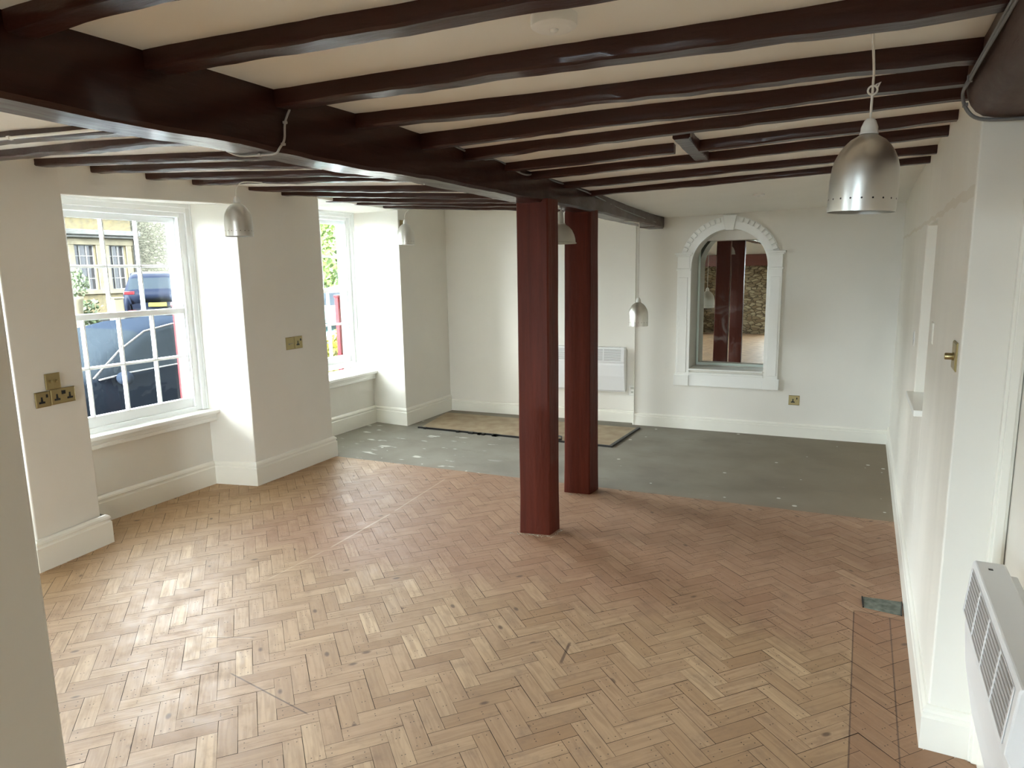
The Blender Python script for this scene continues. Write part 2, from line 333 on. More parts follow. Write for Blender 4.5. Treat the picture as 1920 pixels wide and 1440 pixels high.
def stone_mat(name, c1, c2, mortar, scale, sq=(1, 1, 2.4)):
    m = bpy.data.materials.new(name); m.use_nodes = True; nt = m.node_tree; N = nt.nodes; L = nt.links; b = N['Principled BSDF']; b.inputs['Roughness'].default_value = .85
    tc = N.new('ShaderNodeTexCoord'); mp = N.new('ShaderNodeMapping'); mp.inputs['Scale'].default_value = sq; L.new(tc.outputs['Object'], mp.inputs[0])
    nn = N.new('ShaderNodeTexNoise'); nn.inputs['Scale'].default_value = scale*.8; L.new(mp.outputs[0], nn.inputs['Vector'])
    mx0 = N.new('ShaderNodeMix'); mx0.data_type = 'RGBA'; mx0.inputs[0].default_value = .12; L.new(mp.outputs[0], mx0.inputs[6]); L.new(nn.outputs['Color'], mx0.inputs[7])
    v = N.new('ShaderNodeTexVoronoi'); v.inputs['Scale'].default_value = scale; L.new(mx0.outputs[2], v.inputs['Vector'])
    ve = N.new('ShaderNodeTexVoronoi'); ve.feature = 'DISTANCE_TO_EDGE'; ve.inputs['Scale'].default_value = scale; L.new(mx0.outputs[2], ve.inputs['Vector'])
    sc = N.new('ShaderNodeSeparateColor'); L.new(v.outputs['Color'], sc.inputs[0])
    mx = N.new('ShaderNodeMix'); mx.data_type = 'RGBA'; L.new(sc.outputs[0], mx.inputs[0]); mx.inputs[6].default_value = (*c1, 1); mx.inputs[7].default_value = (*c2, 1)
    r = N.new('ShaderNodeMapRange'); r.inputs[1].default_value = .02; r.inputs[2].default_value = .09; L.new(ve.outputs['Distance'], r.inputs[0])
    m2 = N.new('ShaderNodeMix'); m2.data_type = 'RGBA'; L.new(r.outputs[0], m2.inputs[0]); m2.inputs[6].default_value = (*mortar, 1); L.new(mx.outputs[2], m2.inputs[7]); L.new(m2.outputs[2], b.inputs['Base Color'])
    bp = N.new('ShaderNodeBump'); bp.inputs['Distance'].default_value = .03; bp.inputs['Strength'].default_value = .8; L.new(r.outputs[0], bp.inputs['Height']); L.new(bp.outputs[0], b.inputs['Normal'])
    return m
M_stone_in = stone_mat('rubble_stone_interior', (.17,.12,.06), (.36,.30,.19), (.09,.065,.035), 8)
M_rubble = stone_mat('rubble_stone_street', (.13,.13,.09), (.26,.25,.19), (.085,.08,.06), 6.5, (1, 1, 2.2))
M_ochre = mat('ochre_limestone', (.19,.152,.078), .85, bump=.5, bscale=10, var=1, vscale=6, vcol=(.125,.11,.07))
M_lime = mat('pale_limestone', (.215,.19,.13), .85, bump=.3, bscale=8, var=.25, vscale=3)
M_lead = mat('grey_ledge', (.15,.15,.14), .7, var=.4, vscale=3)
M_asph = mat('asphalt', (.038,.037,.035), 1.0, spec=.05, bump=.3, bscale=40, var=.3, vscale=1.2)
M_pave = mat('stone_pavement', (.42,.40,.36), 1.0, spec=.05, bump=.3, bscale=12, var=.3, vscale=1.5)
M_extwin = mat('dark_street_pane', (.05,.05,.055), .12, spec=.6)
M_bar = mat('street_window_white', (.28,.28,.27), .5)
M_carpaint = mat('car_paint_graphite', (.020,.027,.040), .42, spec=0)
M_suvpaint = mat('car_paint_navy', (.009,.013,.026), .42, spec=.12)
M_carglass = mat('car_glass', (.026,.033,.040), .22, spec=0)
M_tyre = mat('tyre_rubber', (.012,.012,.012), .8)
M_chrome = mat('chrome_trim', (.25,.25,.26), .25, metal=1)
M_tail = mat('tail_lamp_red', (.28,.008,.012), .2, coat=.6)
M_plate = mat('yellow_number_plate', (.30,.23,.02), .4)
M_red = mat('red_gloss_paint', (.15,.002,.006), .5, spec=.2)
M_leaf = mat('leaf_green', (.06,.115,.02), .6, var=1, vscale=5, vcol=(.12,.17,.03))
M_leafy = mat('leaf_pale_green', (.06,.09,.04), .6, var=1, vscale=6, vcol=(.13,.155,.09))
M_bark = mat('bark', (.08,.06,.04), .9)

def glass_mat(name='window_glass', tint=(.94,.965,.96)):
    m = bpy.data.materials.new(name); m.use_nodes = True; nt = m.node_tree; N = nt.nodes; L = nt.links; N.clear()
    t = N.new('ShaderNodeBsdfTransparent'); t.inputs[0].default_value = (*tint, 1); g = N.new('ShaderNodeBsdfGlossy'); g.inputs['Roughness'].default_value = .03
    lw = N.new('ShaderNodeLayerWeight'); lw.inputs['Blend'].default_value = .5
    pw = N.new('ShaderNodeMath'); pw.operation = 'POWER'; L.new(lw.outputs['Facing'], pw.inputs[0]); pw.inputs[1].default_value = 5
    f = N.new('ShaderNodeMath'); f.operation = 'MULTIPLY_ADD'; L.new(pw.outputs[0], f.inputs[0]); f.inputs[1].default_value = .9; f.inputs[2].default_value = .03
    tc = N.new('ShaderNodeTexCoord'); n = N.new('ShaderNodeTexNoise'); n.inputs['Scale'].default_value = 7; L.new(tc.outputs['Object'], n.inputs['Vector'])
    bp = N.new('ShaderNodeBump'); bp.inputs['Strength'].default_value = .3; bp.inputs['Distance'].default_value = .01; L.new(n.outputs[0], bp.inputs['Height']); L.new(bp.outputs[0], g.inputs['Normal'])
    mx = N.new('ShaderNodeMixShader'); L.new(f.outputs[0], mx.inputs[0]); L.new(t.outputs[0], mx.inputs[1]); L.new(g.outputs[0], mx.inputs[2])
    o = N.new('ShaderNodeOutputMaterial'); L.new(mx.outputs[0], o.inputs[0]); return m
M_glass = glass_mat()
def mirror_mat():
    m = bpy.data.materials.new('mirror_silver'); m.use_nodes = True; nt = m.node_tree; N = nt.nodes; L = nt.links; N.clear()
    g = N.new('ShaderNodeBsdfGlossy'); g.inputs[0].default_value = (.62,.64,.61,1); g.inputs['Roughness'].default_value = .0
    d = N.new('ShaderNodeBsdfDiffuse'); d.inputs[0].default_value = (.55,.55,.52,1)
    tc = N.new('ShaderNodeTexCoord'); mp = N.new('ShaderNodeMapping'); mp.inputs['Location'].default_value = (1.32, -7, -.95); L.new(tc.outputs['Object'], mp.inputs[0])
    ln = N.new('ShaderNodeVectorMath'); ln.operation = 'LENGTH'; mp.inputs['Scale'].default_value = (1, 0, .7)
    mp.inputs['Location'].default_value = (.10, 0, -.70); L.new(mp.outputs[0], ln.inputs[0])
    blob = N.new('ShaderNodeMapRange'); blob.inputs[1].default_value = .30; blob.inputs[2].default_value = .05; L.new(ln.outputs['Value'], blob.inputs[0])
    n = N.new('ShaderNodeTexNoise'); n.inputs['Scale'].default_value = 5; n.inputs['Detail'].default_value = 7; n.inputs['Distortion'].default_value = 1.5; L.new(tc.outputs['Object'], n.inputs['Vector'])
    r = N.new('ShaderNodeMapRange'); r.inputs[1].default_value = .5; r.inputs[2].default_value = .68; L.new(n.outputs[0], r.inputs[0])
    k = N.new('ShaderNodeMath'); k.operation = 'MULTIPLY'; L.new(r.outputs[0], k.inputs[0]); L.new(blob.outputs[0], k.inputs[1])
    k2 = N.new('ShaderNodeMath'); k2.operation = 'MULTIPLY_ADD'; L.new(k.outputs[0], k2.inputs[0]); k2.inputs[1].default_value = .3; k2.inputs[2].default_value = .012
    mx = N.new('ShaderNodeMixShader'); L.new(k2.outputs[0], mx.inputs[0]); L.new(g.outputs[0], mx.inputs[1]); L.new(d.outputs[0], mx.inputs[2])
    o = N.new('ShaderNodeOutputMaterial'); L.new(mx.outputs[0], o.inputs[0]); return m
M_mirror = mirror_mat()

# ------------------------------------------------------------------ setting: floor
def clip(poly, a, b, c):      # keep a*x+b*y<=c
    out = []
    for i in range(len(poly)):
        p, q = poly[i], poly[(i+1) % len(poly)]; dp = a*p[0]+b*p[1]-c; dq = a*q[0]+b*q[1]-c
        if dp <= 0: out.append(p)
        if (dp < 0 < dq) or (dq < 0 < dp):
            t = dp/(dp-dq); out.append((p[0]+t*(q[0]-p[0]), p[1]+t*(q[1]-p[1]), p[2]+t*(q[2]-p[2]), p[3]+t*(q[3]-p[3])))
    return out
def build_floor():
    w, l, gap = .0665, .2100, .0008
    th = math.radians(3.5)+math.pi/4; ct, st = math.cos(th), math.sin(th); ox, oy = -1.855, 1.548
    verts = []; faces = []; uvs = []; rn = []; rr = random.Random(3)
    x0, x1, y0 = -4.62, .52, -3.02
    s = .0503; yb = 4.489; xb = -4.101          # far edge of the parquet: y = yb + s (x-xb)
    def emit(a0, a1, b0, b1, along_a):
        ca, cb = (a0+a1)/2, (b0+b1)/2; cx = ox+ca*ct-cb*st; cyy = oy+ca*st+cb*ct
        if not (x0-.2 < cx < x1+.2 and y0-.2 < cyy < 5.0): return
        a0 += gap; a1 -= gap; b0 += gap; b1 -= gap
        jx, jr = rr.uniform(-.0006, .0006), rr.uniform(-.004, .004)
        c4 = [(a0, b0), (a1, b0), (a1, b1), (a0, b1)]
        P = []
        for (a, b) in c4:
            da, db = a-ca, b-cb; a_, b_ = ca+da-db*jr+jx, cb+db+da*jr
            u, v = ((a-a0, b-b0) if along_a else (b-b0, a-a0))
            P.append((ox+a_*ct-b_*st, oy+a_*st+b_*ct, u, v))
        P = clip(P, -s, 1, yb-s*xb)
        for (A, B, D) in ((1,0,x1), (-1,0,-x0), (0,-1,-y0)):
            if len(P) >= 3: P = clip(P, A, B, D)
        if len(P) < 3: return
        z = rr.uniform(-.0007, 0); tx, ty = rr.uniform(-.004, .004), rr.uniform(-.004, .004)
        base = len(verts); verts.extend([(p[0], p[1], z+(p[0]-cx)*tx+(p[1]-cyy)*ty) for p in P]); faces.append(list(range(base, base+len(P))))
        uvs.extend([(p[2], p[3]) for p in P]); rn.append(min(.999, max(0, rr.random()*.86+(.0 if along_a else .14))))  # one laying direction lighter: grain sheen put into the block tone
    for m in range(-60, 60):
        for k in range(-110, 110):
            tx, ty = -m*l+k*w, m*l+k*w
            if abs(tx)+abs(ty) > 16: continue
            emit(tx, tx+w, ty, ty+l, False)
            emit(tx+w, tx+w+l, ty, ty+w, True)
    me = bpy.data.meshes.new('floor'); me.from_pydata(verts, [], faces)
    ul = me.uv_layers.new(name='UVMap')
    for i, q in enumerate(uvs): ul.data[i].uv = q
    at = me.attributes.new('rnd', 'FLOAT', 'FACE')
    for i, q in enumerate(rn): at.data[i].value = q
    me.materials.append(M_floor); me.update()
    o = bpy.data.objects.new('floor', me); C.objects.link(o)
    return tag(o, 'worn pine herringbone parquet floor', None, None, 'structure')
fl = build_floor()
mb = MB(); mb.prism([(-4.62,-3.02),(.52,-3.02),(.52,4.489+.0503*(.52+4.101)),(-4.62,4.463)], -.12, -.0035)
mb.build('bedding', M_sub, fl)
mb = MB(); mb.prism([(-5.0,4.47-.0503*.9),(.45,4.489+.0503*(.45+4.101)+.004),(.45,7.15),(-5.0,7.15)], -.12, -.004)
tag(mb.build('floor', M_conc), 'bare grey concrete screed floor beyond the parquet', None, None, 'structure')

mb = MB(); pr_ = random.Random(4); top = []; bot = []
for i in range(221):
    x = -4.12+4.40*i/220; y = 4.489+.0503*(x+4.101); top.append((x, y+.003+.012*max(0, noise.noise(Vector((x*9, 0, 0))))+.004*pr_.random())); bot.append((x, y-.001))
mb.add([(x, y, -.0036) for x, y in top]+[(x, y, -.0036) for x, y in bot], [(i, 221+i, 222+i, i+1) for i in range(220)])
mb.build('broken_edge', M_sub, fl)
# ------------------------------------------------------------------ setting: walls
YF = 4.489
T = 2.42
def wallmesh(name, mbx, m=M_wall, label=None, bevel=.006): return tag(mbx.build(name, m, bevel=bevel), label, None, None, 'structure')
# window wall (left): piers, spandrels below the windows, lintels above
mb = MB()
mb.prism([(-3.97,1.965),(-4.03,2.357),(-4.43,2.30),(-4.62,2.30),(-4.62,1.90),(-4.40,1.90)], -.02, T)
mb.prism([(-4.075,3.595),(-4.105,4.49),(-4.78,4.40),(-4.98,4.40),(-4.98,4.2),(-4.62,4.2),(-4.62,3.46),(-4.44,3.495)], -.02, T)
mb.prism([(-4.235,5.765),(-4.24,7.1),(-4.98,7.1),(-4.98,5.80),(-4.86,5.785)], -.02, T)
mb.prism([(-4.41,2.3),(-4.43,3.6),(-4.60,3.6),(-4.60,2.3)], -.02, .545)        # under window 1
mb.prism([(-4.66,4.35),(-4.66,5.85),(-4.96,5.85),(-4.96,4.35)], -.02, .50)     # under window 2
mb.prism([(-4.40,.80),(-4.40,1.95),(-4.60,1.95),(-4.60,.80)], -.02, .545)      # under window 3
mb.add([(-4.028,2.32,2.06),(-4.077,3.64,2.104),(-4.61,3.60,2.128),(-4.61,2.25,2.118),(-4.028,2.32,T),(-4.077,3.64,T),(-4.61,3.60,T),(-4.61,2.25,T)],
       [(0,3,2,1),(4,5,6,7),(0,1,5,4),(1,2,6,5),(2,3,7,6),(3,0,4,7)])      # lintels
mb.prism([(-4.09,4.46),(-4.24,5.80),(-4.97,5.85),(-4.97,4.35)], 2.215, T)
mb.prism([(-3.97,.75),(-3.99,1.99),(-4.61,1.99),(-4.61,.75)], 2.085, T)
mb.box(-4.61,-3.97,-.55,.82,-.02,T)                                             # pier left of window 3
mb.box(-4.60,-4.40,-2.05,-.5,-.02,.545); mb.box(-4.61,-3.97,-2.1,-.5,2.085,T); mb.box(-4.61,-3.97,-3.2,-2.05,-.02,T)
wallmesh('wall_left', mb, label='thick cream painted window wall with deep reveals')
M_clad = mat('outer_stone', (.10,.09,.07), .9, bump=.5, bscale=6, var=.3, vscale=3)  # dark unseen cladding, added so the outer wall bounces less light
mb = MB()
for (ya, yb) in ((-8,-2.0),(-.62,.86),(1.9,2.36),(3.5,4.2)): mb.box(-4.72,-4.622,ya,yb,-.5,5.5)
for (ya, yb) in ((-2.0,-.62),(.86,1.9),(2.36,3.5)): mb.box(-4.72,-4.622,ya,yb,-.5,.57); mb.box(-4.72,-4.622,ya,yb,2.06,5.5)
mb.box(-5.08,-4.985,4.2,4.44,-.5,5.5); mb.box(-5.08,-4.985,5.80,16,-.5,5.5); mb.box(-5.08,-4.985,4.44,5.80,-.5,.55); mb.box(-5.08,-4.985,4.44,5.80,2.16,5.5); mb.box(-5.0,-4.622,4.2,4.35,-.5,5.5)
tag(mb.build('wall_outside', M_clad), 'dark stone outer face added to the window wall to cut bounce light', None, None, 'structure')
# far wall and shallow recess on its left
mb = MB()
X0, X1, AX, AZ, AR = -1.50, -.81, -1.155, 1.60, .345
def archpoly():
    up_ = [(AX+AR*math.cos(a), AZ+AR*math.sin(a)) for a in [math.pi*i/24 for i in range(25)]]
    return up_
ay0 = 6.73
def fary(x): return 6.836+(x-.271)*.0462
def far_slab(poly, depth=.2):           # xz polygon extruded back from the sloping far wall line
    n = len(poly); vs = [(x, fary(x), z) for x, z in poly]+[(x, fary(x)+depth, z) for x, z in poly]
    return vs, [list(range(n)), list(range(n, 2*n))[::-1]]+[(i, n+i, n+(i+1) % n, (i+1) % n) for i in range(n)]
for poly in ([(-2.045,-.02),(-2.045,T),(X0,T),(X0,-.02)][::-1], [(X1,-.02),(X1,T),(.45,T),(.45,-.02)][::-1], [(X0,-.02),(X0,.60),(X1,.60),(X1,-.02)][::-1]):
    mb.add(*far_slab(poly))
arc = [(AX+AR*math.cos(math.pi*i/24), AZ+AR*math.sin(math.pi*i/24)) for i in range(25)]    # right to left
for i in range(24):
    a, b = arc[i], arc[i+1]; mb.add(*far_slab([(b[0], b[1]), (a[0], a[1]), (a[0], T), (b[0], T)]))
mb.prism([(-2.045,6.70),(-2.045,7.15),(-2.3,7.15),(-2.3,6.85),(-2.06,6.81)][::1], -.02, T)
mb.prism([(-4.3,6.645),(-2.05,6.815),(-2.05,7.1),(-4.3,7.1)], -.02, T)
# niche reveal
mb.box(X0-.10, X0-.0015, 6.92, 7.06, .5, 2.1); mb.box(X1+.0015, X1+.06, 6.92, 7.06, .5, 2.1); mb.box(X0-.02, X1+.02, 6.92, 7.06, 1.848, 2.1); mb.box(X0-.02, X1+.02, 6.9, 7.12, .45, .598)
mb.box(X0-.1, X1+.1, 7.045, 7.12, .5, 2.2)
wallmesh('wall_back', mb, label='cream far wall with an arched niche', bevel=0)
# right wall
def painted_right():
    m = paint_wall('cream_wall_paint_right', (.82,.795,.72), .7)
    nt = m.node_tree; N = nt.nodes; L = nt.links; b = N['Principled BSDF']; tc = N['Texture Coordinate']; cur = b.inputs['Base Color'].links[0].from_socket
    s = N.new('ShaderNodeSeparateXYZ'); L.new(tc.outputs['Object'], s.inputs[0])
    n = N.new('ShaderNodeTexNoise'); n.inputs['Scale'].default_value = 4; L.new(tc.outputs['Object'], n.inputs['Vector'])
    q = N.new('ShaderNodeMath'); q.operation = 'MULTIPLY_ADD'; L.new(n.outputs[0], q.inputs[0]); q.inputs[1].default_value = .05; L.new(s.outputs[2], q.inputs[2])
    d = N.new('ShaderNodeMath'); d.operation = 'SUBTRACT'; L.new(q.outputs[0], d.inputs[0]); d.inputs[1].default_value = 1.832
    ab = N.new('ShaderNodeMath'); ab.operation = 'ABSOLUTE'; L.new(d.outputs[0], ab.inputs[0])
    wd = N.new('ShaderNodeMapRange'); L.new(s.outputs[1], wd.inputs[0]); wd.inputs[1].default_value = 2.5; wd.inputs[2].default_value = 4.2; wd.inputs[3].default_value = .017; wd.inputs[4].default_value = .010
    lt = N.new('ShaderNodeMath'); lt.operation = 'LESS_THAN'; L.new(ab.outputs[0], lt.inputs[0]); L.new(wd.outputs[0], lt.inputs[1])
    k = N.new('ShaderNodeMath'); k.operation = 'MULTIPLY'; L.new(lt.outputs[0], k.inputs[0]); k.inputs[1].default_value = .38
    gt = N.new('ShaderNodeMath'); gt.operation = 'GREATER_THAN'; L.new(s.outputs[1], gt.inputs[0]); gt.inputs[1].default_value = 2.456
    k3 = N.new('ShaderNodeMath'); k3.operation = 'MULTIPLY'; L.new(k.outputs[0], k3.inputs[0]); L.new(gt.outputs[0], k3.inputs[1]); k = k3
    mx = N.new('ShaderNodeMix'); mx.data_type = 'RGBA'; L.new(k.outputs[0], mx.inputs[0]); L.new(cur, mx.inputs[6]); mx.inputs[7].default_value = (.62,.55,.42,1); L.new(mx.outputs[2], b.inputs['Base Color'])
    return m
M_wr = painted_right()
RX = .27
mb = MB()
mb.box(RX,.55,2.45,3.60,-.02,T); mb.box(RX,.55,4.22,7.0,-.02,T); mb.box(RX,.55,3.6,4.22,-.02,.90); mb.box(RX,.55,3.6,4.22,1.79,T); mb.box(.36,.55,3.55,4.45,.85,1.85)
wallmesh('wall_right', mb, M_wr, 'bumpy cream right-hand wall with a shallow recess')
mb = MB(); mb.box(.43,.55,-3.2,2.46,-.02,T); wallmesh('wall_right', mb, label='cream wall set back behind the near heater')
mb = MB(); mb.box(-1.45,-1.335,-.55,.66,-.02,2.20); wallmesh('wall_front', mb, label='end of a cream partition at the left edge of the view')
# back of the room, seen in the mirror: rubble chimney wall with a red beam, plus an unseen glazed door added for fill light
mb = MB(); mb.box(-4.62,-1.95,-3.25,-3.0,-.02,1.62); tag(mb.build('wall_front', M_stone_in), 'rubble stone wall behind the viewer', None, None, 'structure')
mb = MB(); mb.box(-4.62,-1.95,-3.25,-3.0,1.86,T); mb.box(-1.95,-1.32,-3.25,-3.0,2.04,T); mb.box(-1.32,.55,-3.25,-3.0,-.02,T)
mb.box(-4.62,-1.95,-3.25,-3.12,1.6,1.9)
wallmesh('wall_front', mb, label='cream wall behind the viewer')
mb = MB()
for x in (-1.95, -1.65, -1.36): mb.box(x, x+.035, -3.16, -3.12, 0, 2.04)
for z in (0, .70, 1.35, 2.0): mb.box(-1.95, -1.33, -3.165, -3.125, z, z+.04)
w5 = mb.build('fill_door_1', M_frame, kind='structure'); w5['label'] = 'white glazed door added behind the viewer for fill light'
mb = MB(); mb.box(-1.94,-1.34,-3.145,-3.141,.02,2.03); mb.build('pane', M_glass, w5)
mb = MB(); mb.box(-30,30,-40,-3.27,-.5,-.05); tag(mb.build('ground', M_pave), 'pale paved yard behind the house', None, None, 'structure')
mb = MB(); mb.box(-4.0,-1.97,-3.12,-2.9,1.60,1.87); mb.build('fire_beam', M_redbeam, bevel=.01); o = bpy.data.objects['fire_beam']
tag(o, 'red stained beam over rubble stone, seen only in the mirror', 'beam')
# ceiling
def lerp1(y, xs, ys):
    if y <= xs[0]: return ys[0]
    for i in range(len(xs)-1):
        if y <= xs[i+1]: return ys[i]+(ys[i+1]-ys[i])*(y-xs[i])/(xs[i+1]-xs[i])
    return ys[-1]
def zc(x, y):
    a = lerp1(y, [2.2,2.6,3.7,6.4], [2.16,2.145,2.115,2.075]); t = min(1, max(0, (x-.27)/(-1.92)))
    b = lerp1(y, [5.5, 6.8], [2.155, 2.115])
    return b*(1-t)+a*t
mb = MB(); nx, ny = 8, 40
g = []
for j in range(ny+1):
    y = -3.2+j*10.3/ny
    for i in range(nx+1):
        x = -1.75+i*2.3/nx; g.append((x, y, zc(x, y)+.004*noise.noise(Vector((x*1.3, y*1.3, 3)))))
mb.add(g, [(j*(nx+1)+i, (j+1)*(nx+1)+i, (j+1)*(nx+1)+i+1, j*(nx+1)+i+1) for j in range(ny) for i in range(nx)])
def zl(x, y): return 2.24-.064*(x+4.08)+lerp1(y, [5.5, 6.7], [0, .045])
g = []
for j in range(ny+1):
    y = -3.2+j*10.3/ny
    for i in range(nx+1):
        x = -4.62+i*2.87/nx; g.append((x, y, zl(x, y)+.004*noise.noise(Vector((x*1.3, y*1.3, 9)))))
mb.add(g, [(j*(nx+1)+i, (j+1)*(nx+1)+i, (j+1)*(nx+1)+i+1, j*(nx+1)+i+1) for j in range(ny) for i in range(nx)])
mb.box(-1.75,.6,-3.3,7.2,2.24,2.42)
mb.box(-5.0,-1.72,-3.3,7.2,2.30,2.42)
ce = mb.build('ceiling', M_ceil, autosmooth=True); tag(ce, 'cream plaster ceiling between the joists', None, None, 'structure')

# skirtings -------------------------------------------------------------
def skirting(name, pts, h, t=.02, label=None, close_ends=True):
    """pts: plan polyline, room on the left-hand side of travel"""
    prof = [(0,0),(t,0),(t,h*.74),(t*.72,h*.78),(t*.72,h*.84),(t*.95,h*.86),(t*.8,h*.93),(t*.35,h*.985),(0,h)]
    P = [Vector((p[0], p[1])) for p in pts]; nrm = []
    for i in range(len(P)-1):
        d = (P[i+1]-P[i]).normalized(); nrm.append(Vector((-d.y, d.x)))
    off = []
    for i in range(len(P)):
        if i == 0: o_ = nrm[0]
        elif i == len(P)-1: o_ = nrm[-1]
        else:
            a, b = nrm[i-1], nrm[i]; s = (a+b); o_ = s*(1/max(.25, (1+a.dot(b))))
        off.append(o_)
    mb = MB(); k = len(prof); vs = []
    for i, p in enumerate(P):
        for (q, z) in prof: v = p+off[i]*q; vs.append((v.x, v.y, z-.004))
    fs = []
    for i in range(len(P)-1):
        for j in range(k-1): fs.append((i*k+j, (i+1)*k+j, (i+1)*k+j+1, i*k+j+1))
    fs += [list(range(k)), list(range((len(P)-1)*k, len(P)*k))[::-1]]
    mb.add(vs, fs); o = mb.build(name, M_skirt, kind='structure'); 
    if label: o['label'] = label
    return o
skirting('baseboard_left', [(-4.24,6.645),(-4.235,5.765),(-4.655,5.79),(-4.655,4.41),(-4.105,4.49),(-4.075,3.595),(-4.43,3.51),(-4.405,2.32),(-4.022,2.378),(-3.97,1.965),(-4.35,1.90)][::1], .185, .024, 'tall cream skirting stepping round the window piers')
skirting('baseboard_back', [(.27,6.836),(-2.045,6.73),(-2.055,6.81),(-4.24,6.65)], .13, .02, 'cream skirting along the far wall')
skirting('baseboard_right', [(.43,2.45),(.27,2.45),(.27,6.83)], .16, .018, 'cream skirting on the right-hand wall')
skirting('baseboard_right', [(.43,-2.9),(.43,2.44)], .16, .018, 'cream skirting behind the near heater')
mb = MB(); mb.box(.388,.428,2.425,2.452,0,2.0); mb.box(.396,.42,2.418,2.43,0,2.0); mb.build('trim_1', M_skirt, kind='structure', bevel=.003, label='narrow cream bead on the wall return')
# moulded surround lines on far wall (filled joint to the right of the arch)
# recess sill on the right wall
mb = MB(); mb.prism([(3.585,.90),(4.25,.88),(4.25,.912),(3.585,.93)], .235, .36, 'x'); mb.build('trim_2', M_gloss, kind='structure', bevel=.004, label='narrow white ledge at the foot of the recess')

# windows ---------------------------------------------------------------
def sash_window(name, xin, ya, yb, z0, z1, zm, cols, label, sill_x, sill_ya, sill_yb, sill_z):
    """box sash in the plane x=xin; ya..yb frame opening, z0..z1; lower sash inside, upper sash outside"""
    root = bpy.data.objects.new(name, None); C.objects.link(root); root.location = (0, 0, 0); tag(root, label, None, None, 'structure')
    mb = MB()
    fw = .085
    mb.box(xin-.13, xin, ya, ya+fw, z0-.03, z1+.10); mb.box(xin-.13, xin, yb-fw, yb, z0-.03, z1+.10)
    mb.box(xin-.13, xin-.001, ya+fw, yb-fw, z1, z1+.099); mb.box(xin-.14, xin+.005, ya+fw, yb-fw, z0-.06, z0)
    mb.box(xin, xin+.018, ya-.03, ya+.035, z0-.03, z1+.12); mb.box(xin, xin+.018, yb-.045, yb+.02, z0-.03, z1+.12); mb.box(xin, xin+.0175, ya+.035, yb-.045, z1+.03, z1+.119)
    mb.box(xin+.018, xin+.026, yb-.012, yb+.02, z0-.03, z1+.12); mb.box(xin+.016, xin+.0255, ya, yb-.012, z1+.065, z1+.118)
    mb.box(xin-.075, xin-.062, yb-fw-.012, yb-fw, z0, z1); mb.box(xin-.018, xin, yb-fw-.014, yb-fw, z0, z1); mb.box(xin-.018, xin, ya+fw, ya+fw+.014, z0, z1)
    mb.build('window_frame', M_frame, root, bevel=.004)
    ga, gb = ya+fw, yb-fw
    for (nm, x, a, b, zz0, zz1, br) in (('lower_sash', xin-.035, ga+.018, gb+.018, z0, zm+.022, .07), ('upper_sash', xin-.085, ga, gb, zm-.022, z1, .04)):
        mb = MB(); st = .042
        mb.box(x-.02, x+.02, a, a+st, zz0, zz1); mb.box(x-.02, x+.02, b-st, b, zz0, zz1)
        mb.box(x-.02, x+.02, a+st, b-st, zz0, zz0+br); mb.box(x-.02, x+.022, a+st, b-st, zz1-.038, zz1)
        pw = (b-a-2*st)/cols; mid = (zz0+br+zz1-.038)/2
        for k in range(1, cols):
            y = a+st+k*pw; mb.box(x-.018, x+.006, y-.010, y+.010, zz0+br, zz1-.038); mb.box(x+.006, x+.016, y-.005, y+.005, zz0+br, zz1-.038)
        mb.box(x-.018, x+.006, a+st, b-st, mid-.010, mid+.010); mb.box(x+.006, x+.016, a+st, b-st, mid-.005, mid+.005)
        s_ = mb.build(nm, M_frame, root, bevel=.002)
        mb = MB(); mb.box(x-.005, x-.002, a+st-.005, b-st+.005, zz0+br-.005, zz1-.03); mb.build('pane', M_glass, s_)
    # horn and catch on the far stile
    mb = MB(); mb.box(xin-.062, xin-.03, yb-fw-.055, yb-fw-.005, zm+.02, zm+.06); mb.build('sash_horn', M_frame, root, bevel=.004)
    mb = MB(); mb.prism(sill_ya, sill_z-.032, sill_z, 'z'); s_ = mb.build('window_sill', M_gloss, root, bevel=.007)
    if sill_yb:
        mb = MB(); mb.prism(sill_yb, sill_z-.062, sill_z-.032, 'z'); mb.prism([(a, b) for a, b in sill_yb], sill_z-.09, sill_z-.06); mb.build('sill_moulding', M_gloss, s_, bevel=.006)
    return root
sash_window('window_1', -4.45, 2.27, 3.50, .625, 2.02, 1.345, 4, 'white sixteen-pane sash window nearer the viewer with cars beyond', 0,
    [(-4.335,2.36),(-4.335,3.565),(-4.60,3.56),(-4.60,2.30)], [(-4.36,2.36),(-4.365,3.545),(-4.45,3.545),(-4.45,2.34)], .592)
sash_window('window_2', -4.80, 4.40, 5.72, .68, 2.13, 1.425, 4, 'white sash window in the farther reveal, half hidden by the pier', 0,
    [(-4.60,4.44),(-4.60,5.80),(-4.95,5.79),(-4.95,4.38)], [(-4.63,4.44),(-4.63,5.785),(-4.8,5.785),(-4.8,4.42)], .565)
sash_window('window_3', -4.45, .82, 1.92, .655, 2.02, 1.345, 4, 'white sash window hidden behind the partition', 0,
    [(-4.335,.82),(-4.335,1.92),(-4.60,1.92),(-4.60,.82)], None, .592)
sash_window('fill_window_4', -4.45, -2.05, -.55, .655, 2.02, 1.345, 5, 'white sash window added behind the viewer for fill light', 0,
    [(-4.335,-2.05),(-4.335,-.55),(-4.60,-.55),(-4.60,-2.05)], None, .592)  # unseen window, added to let more daylight into the room

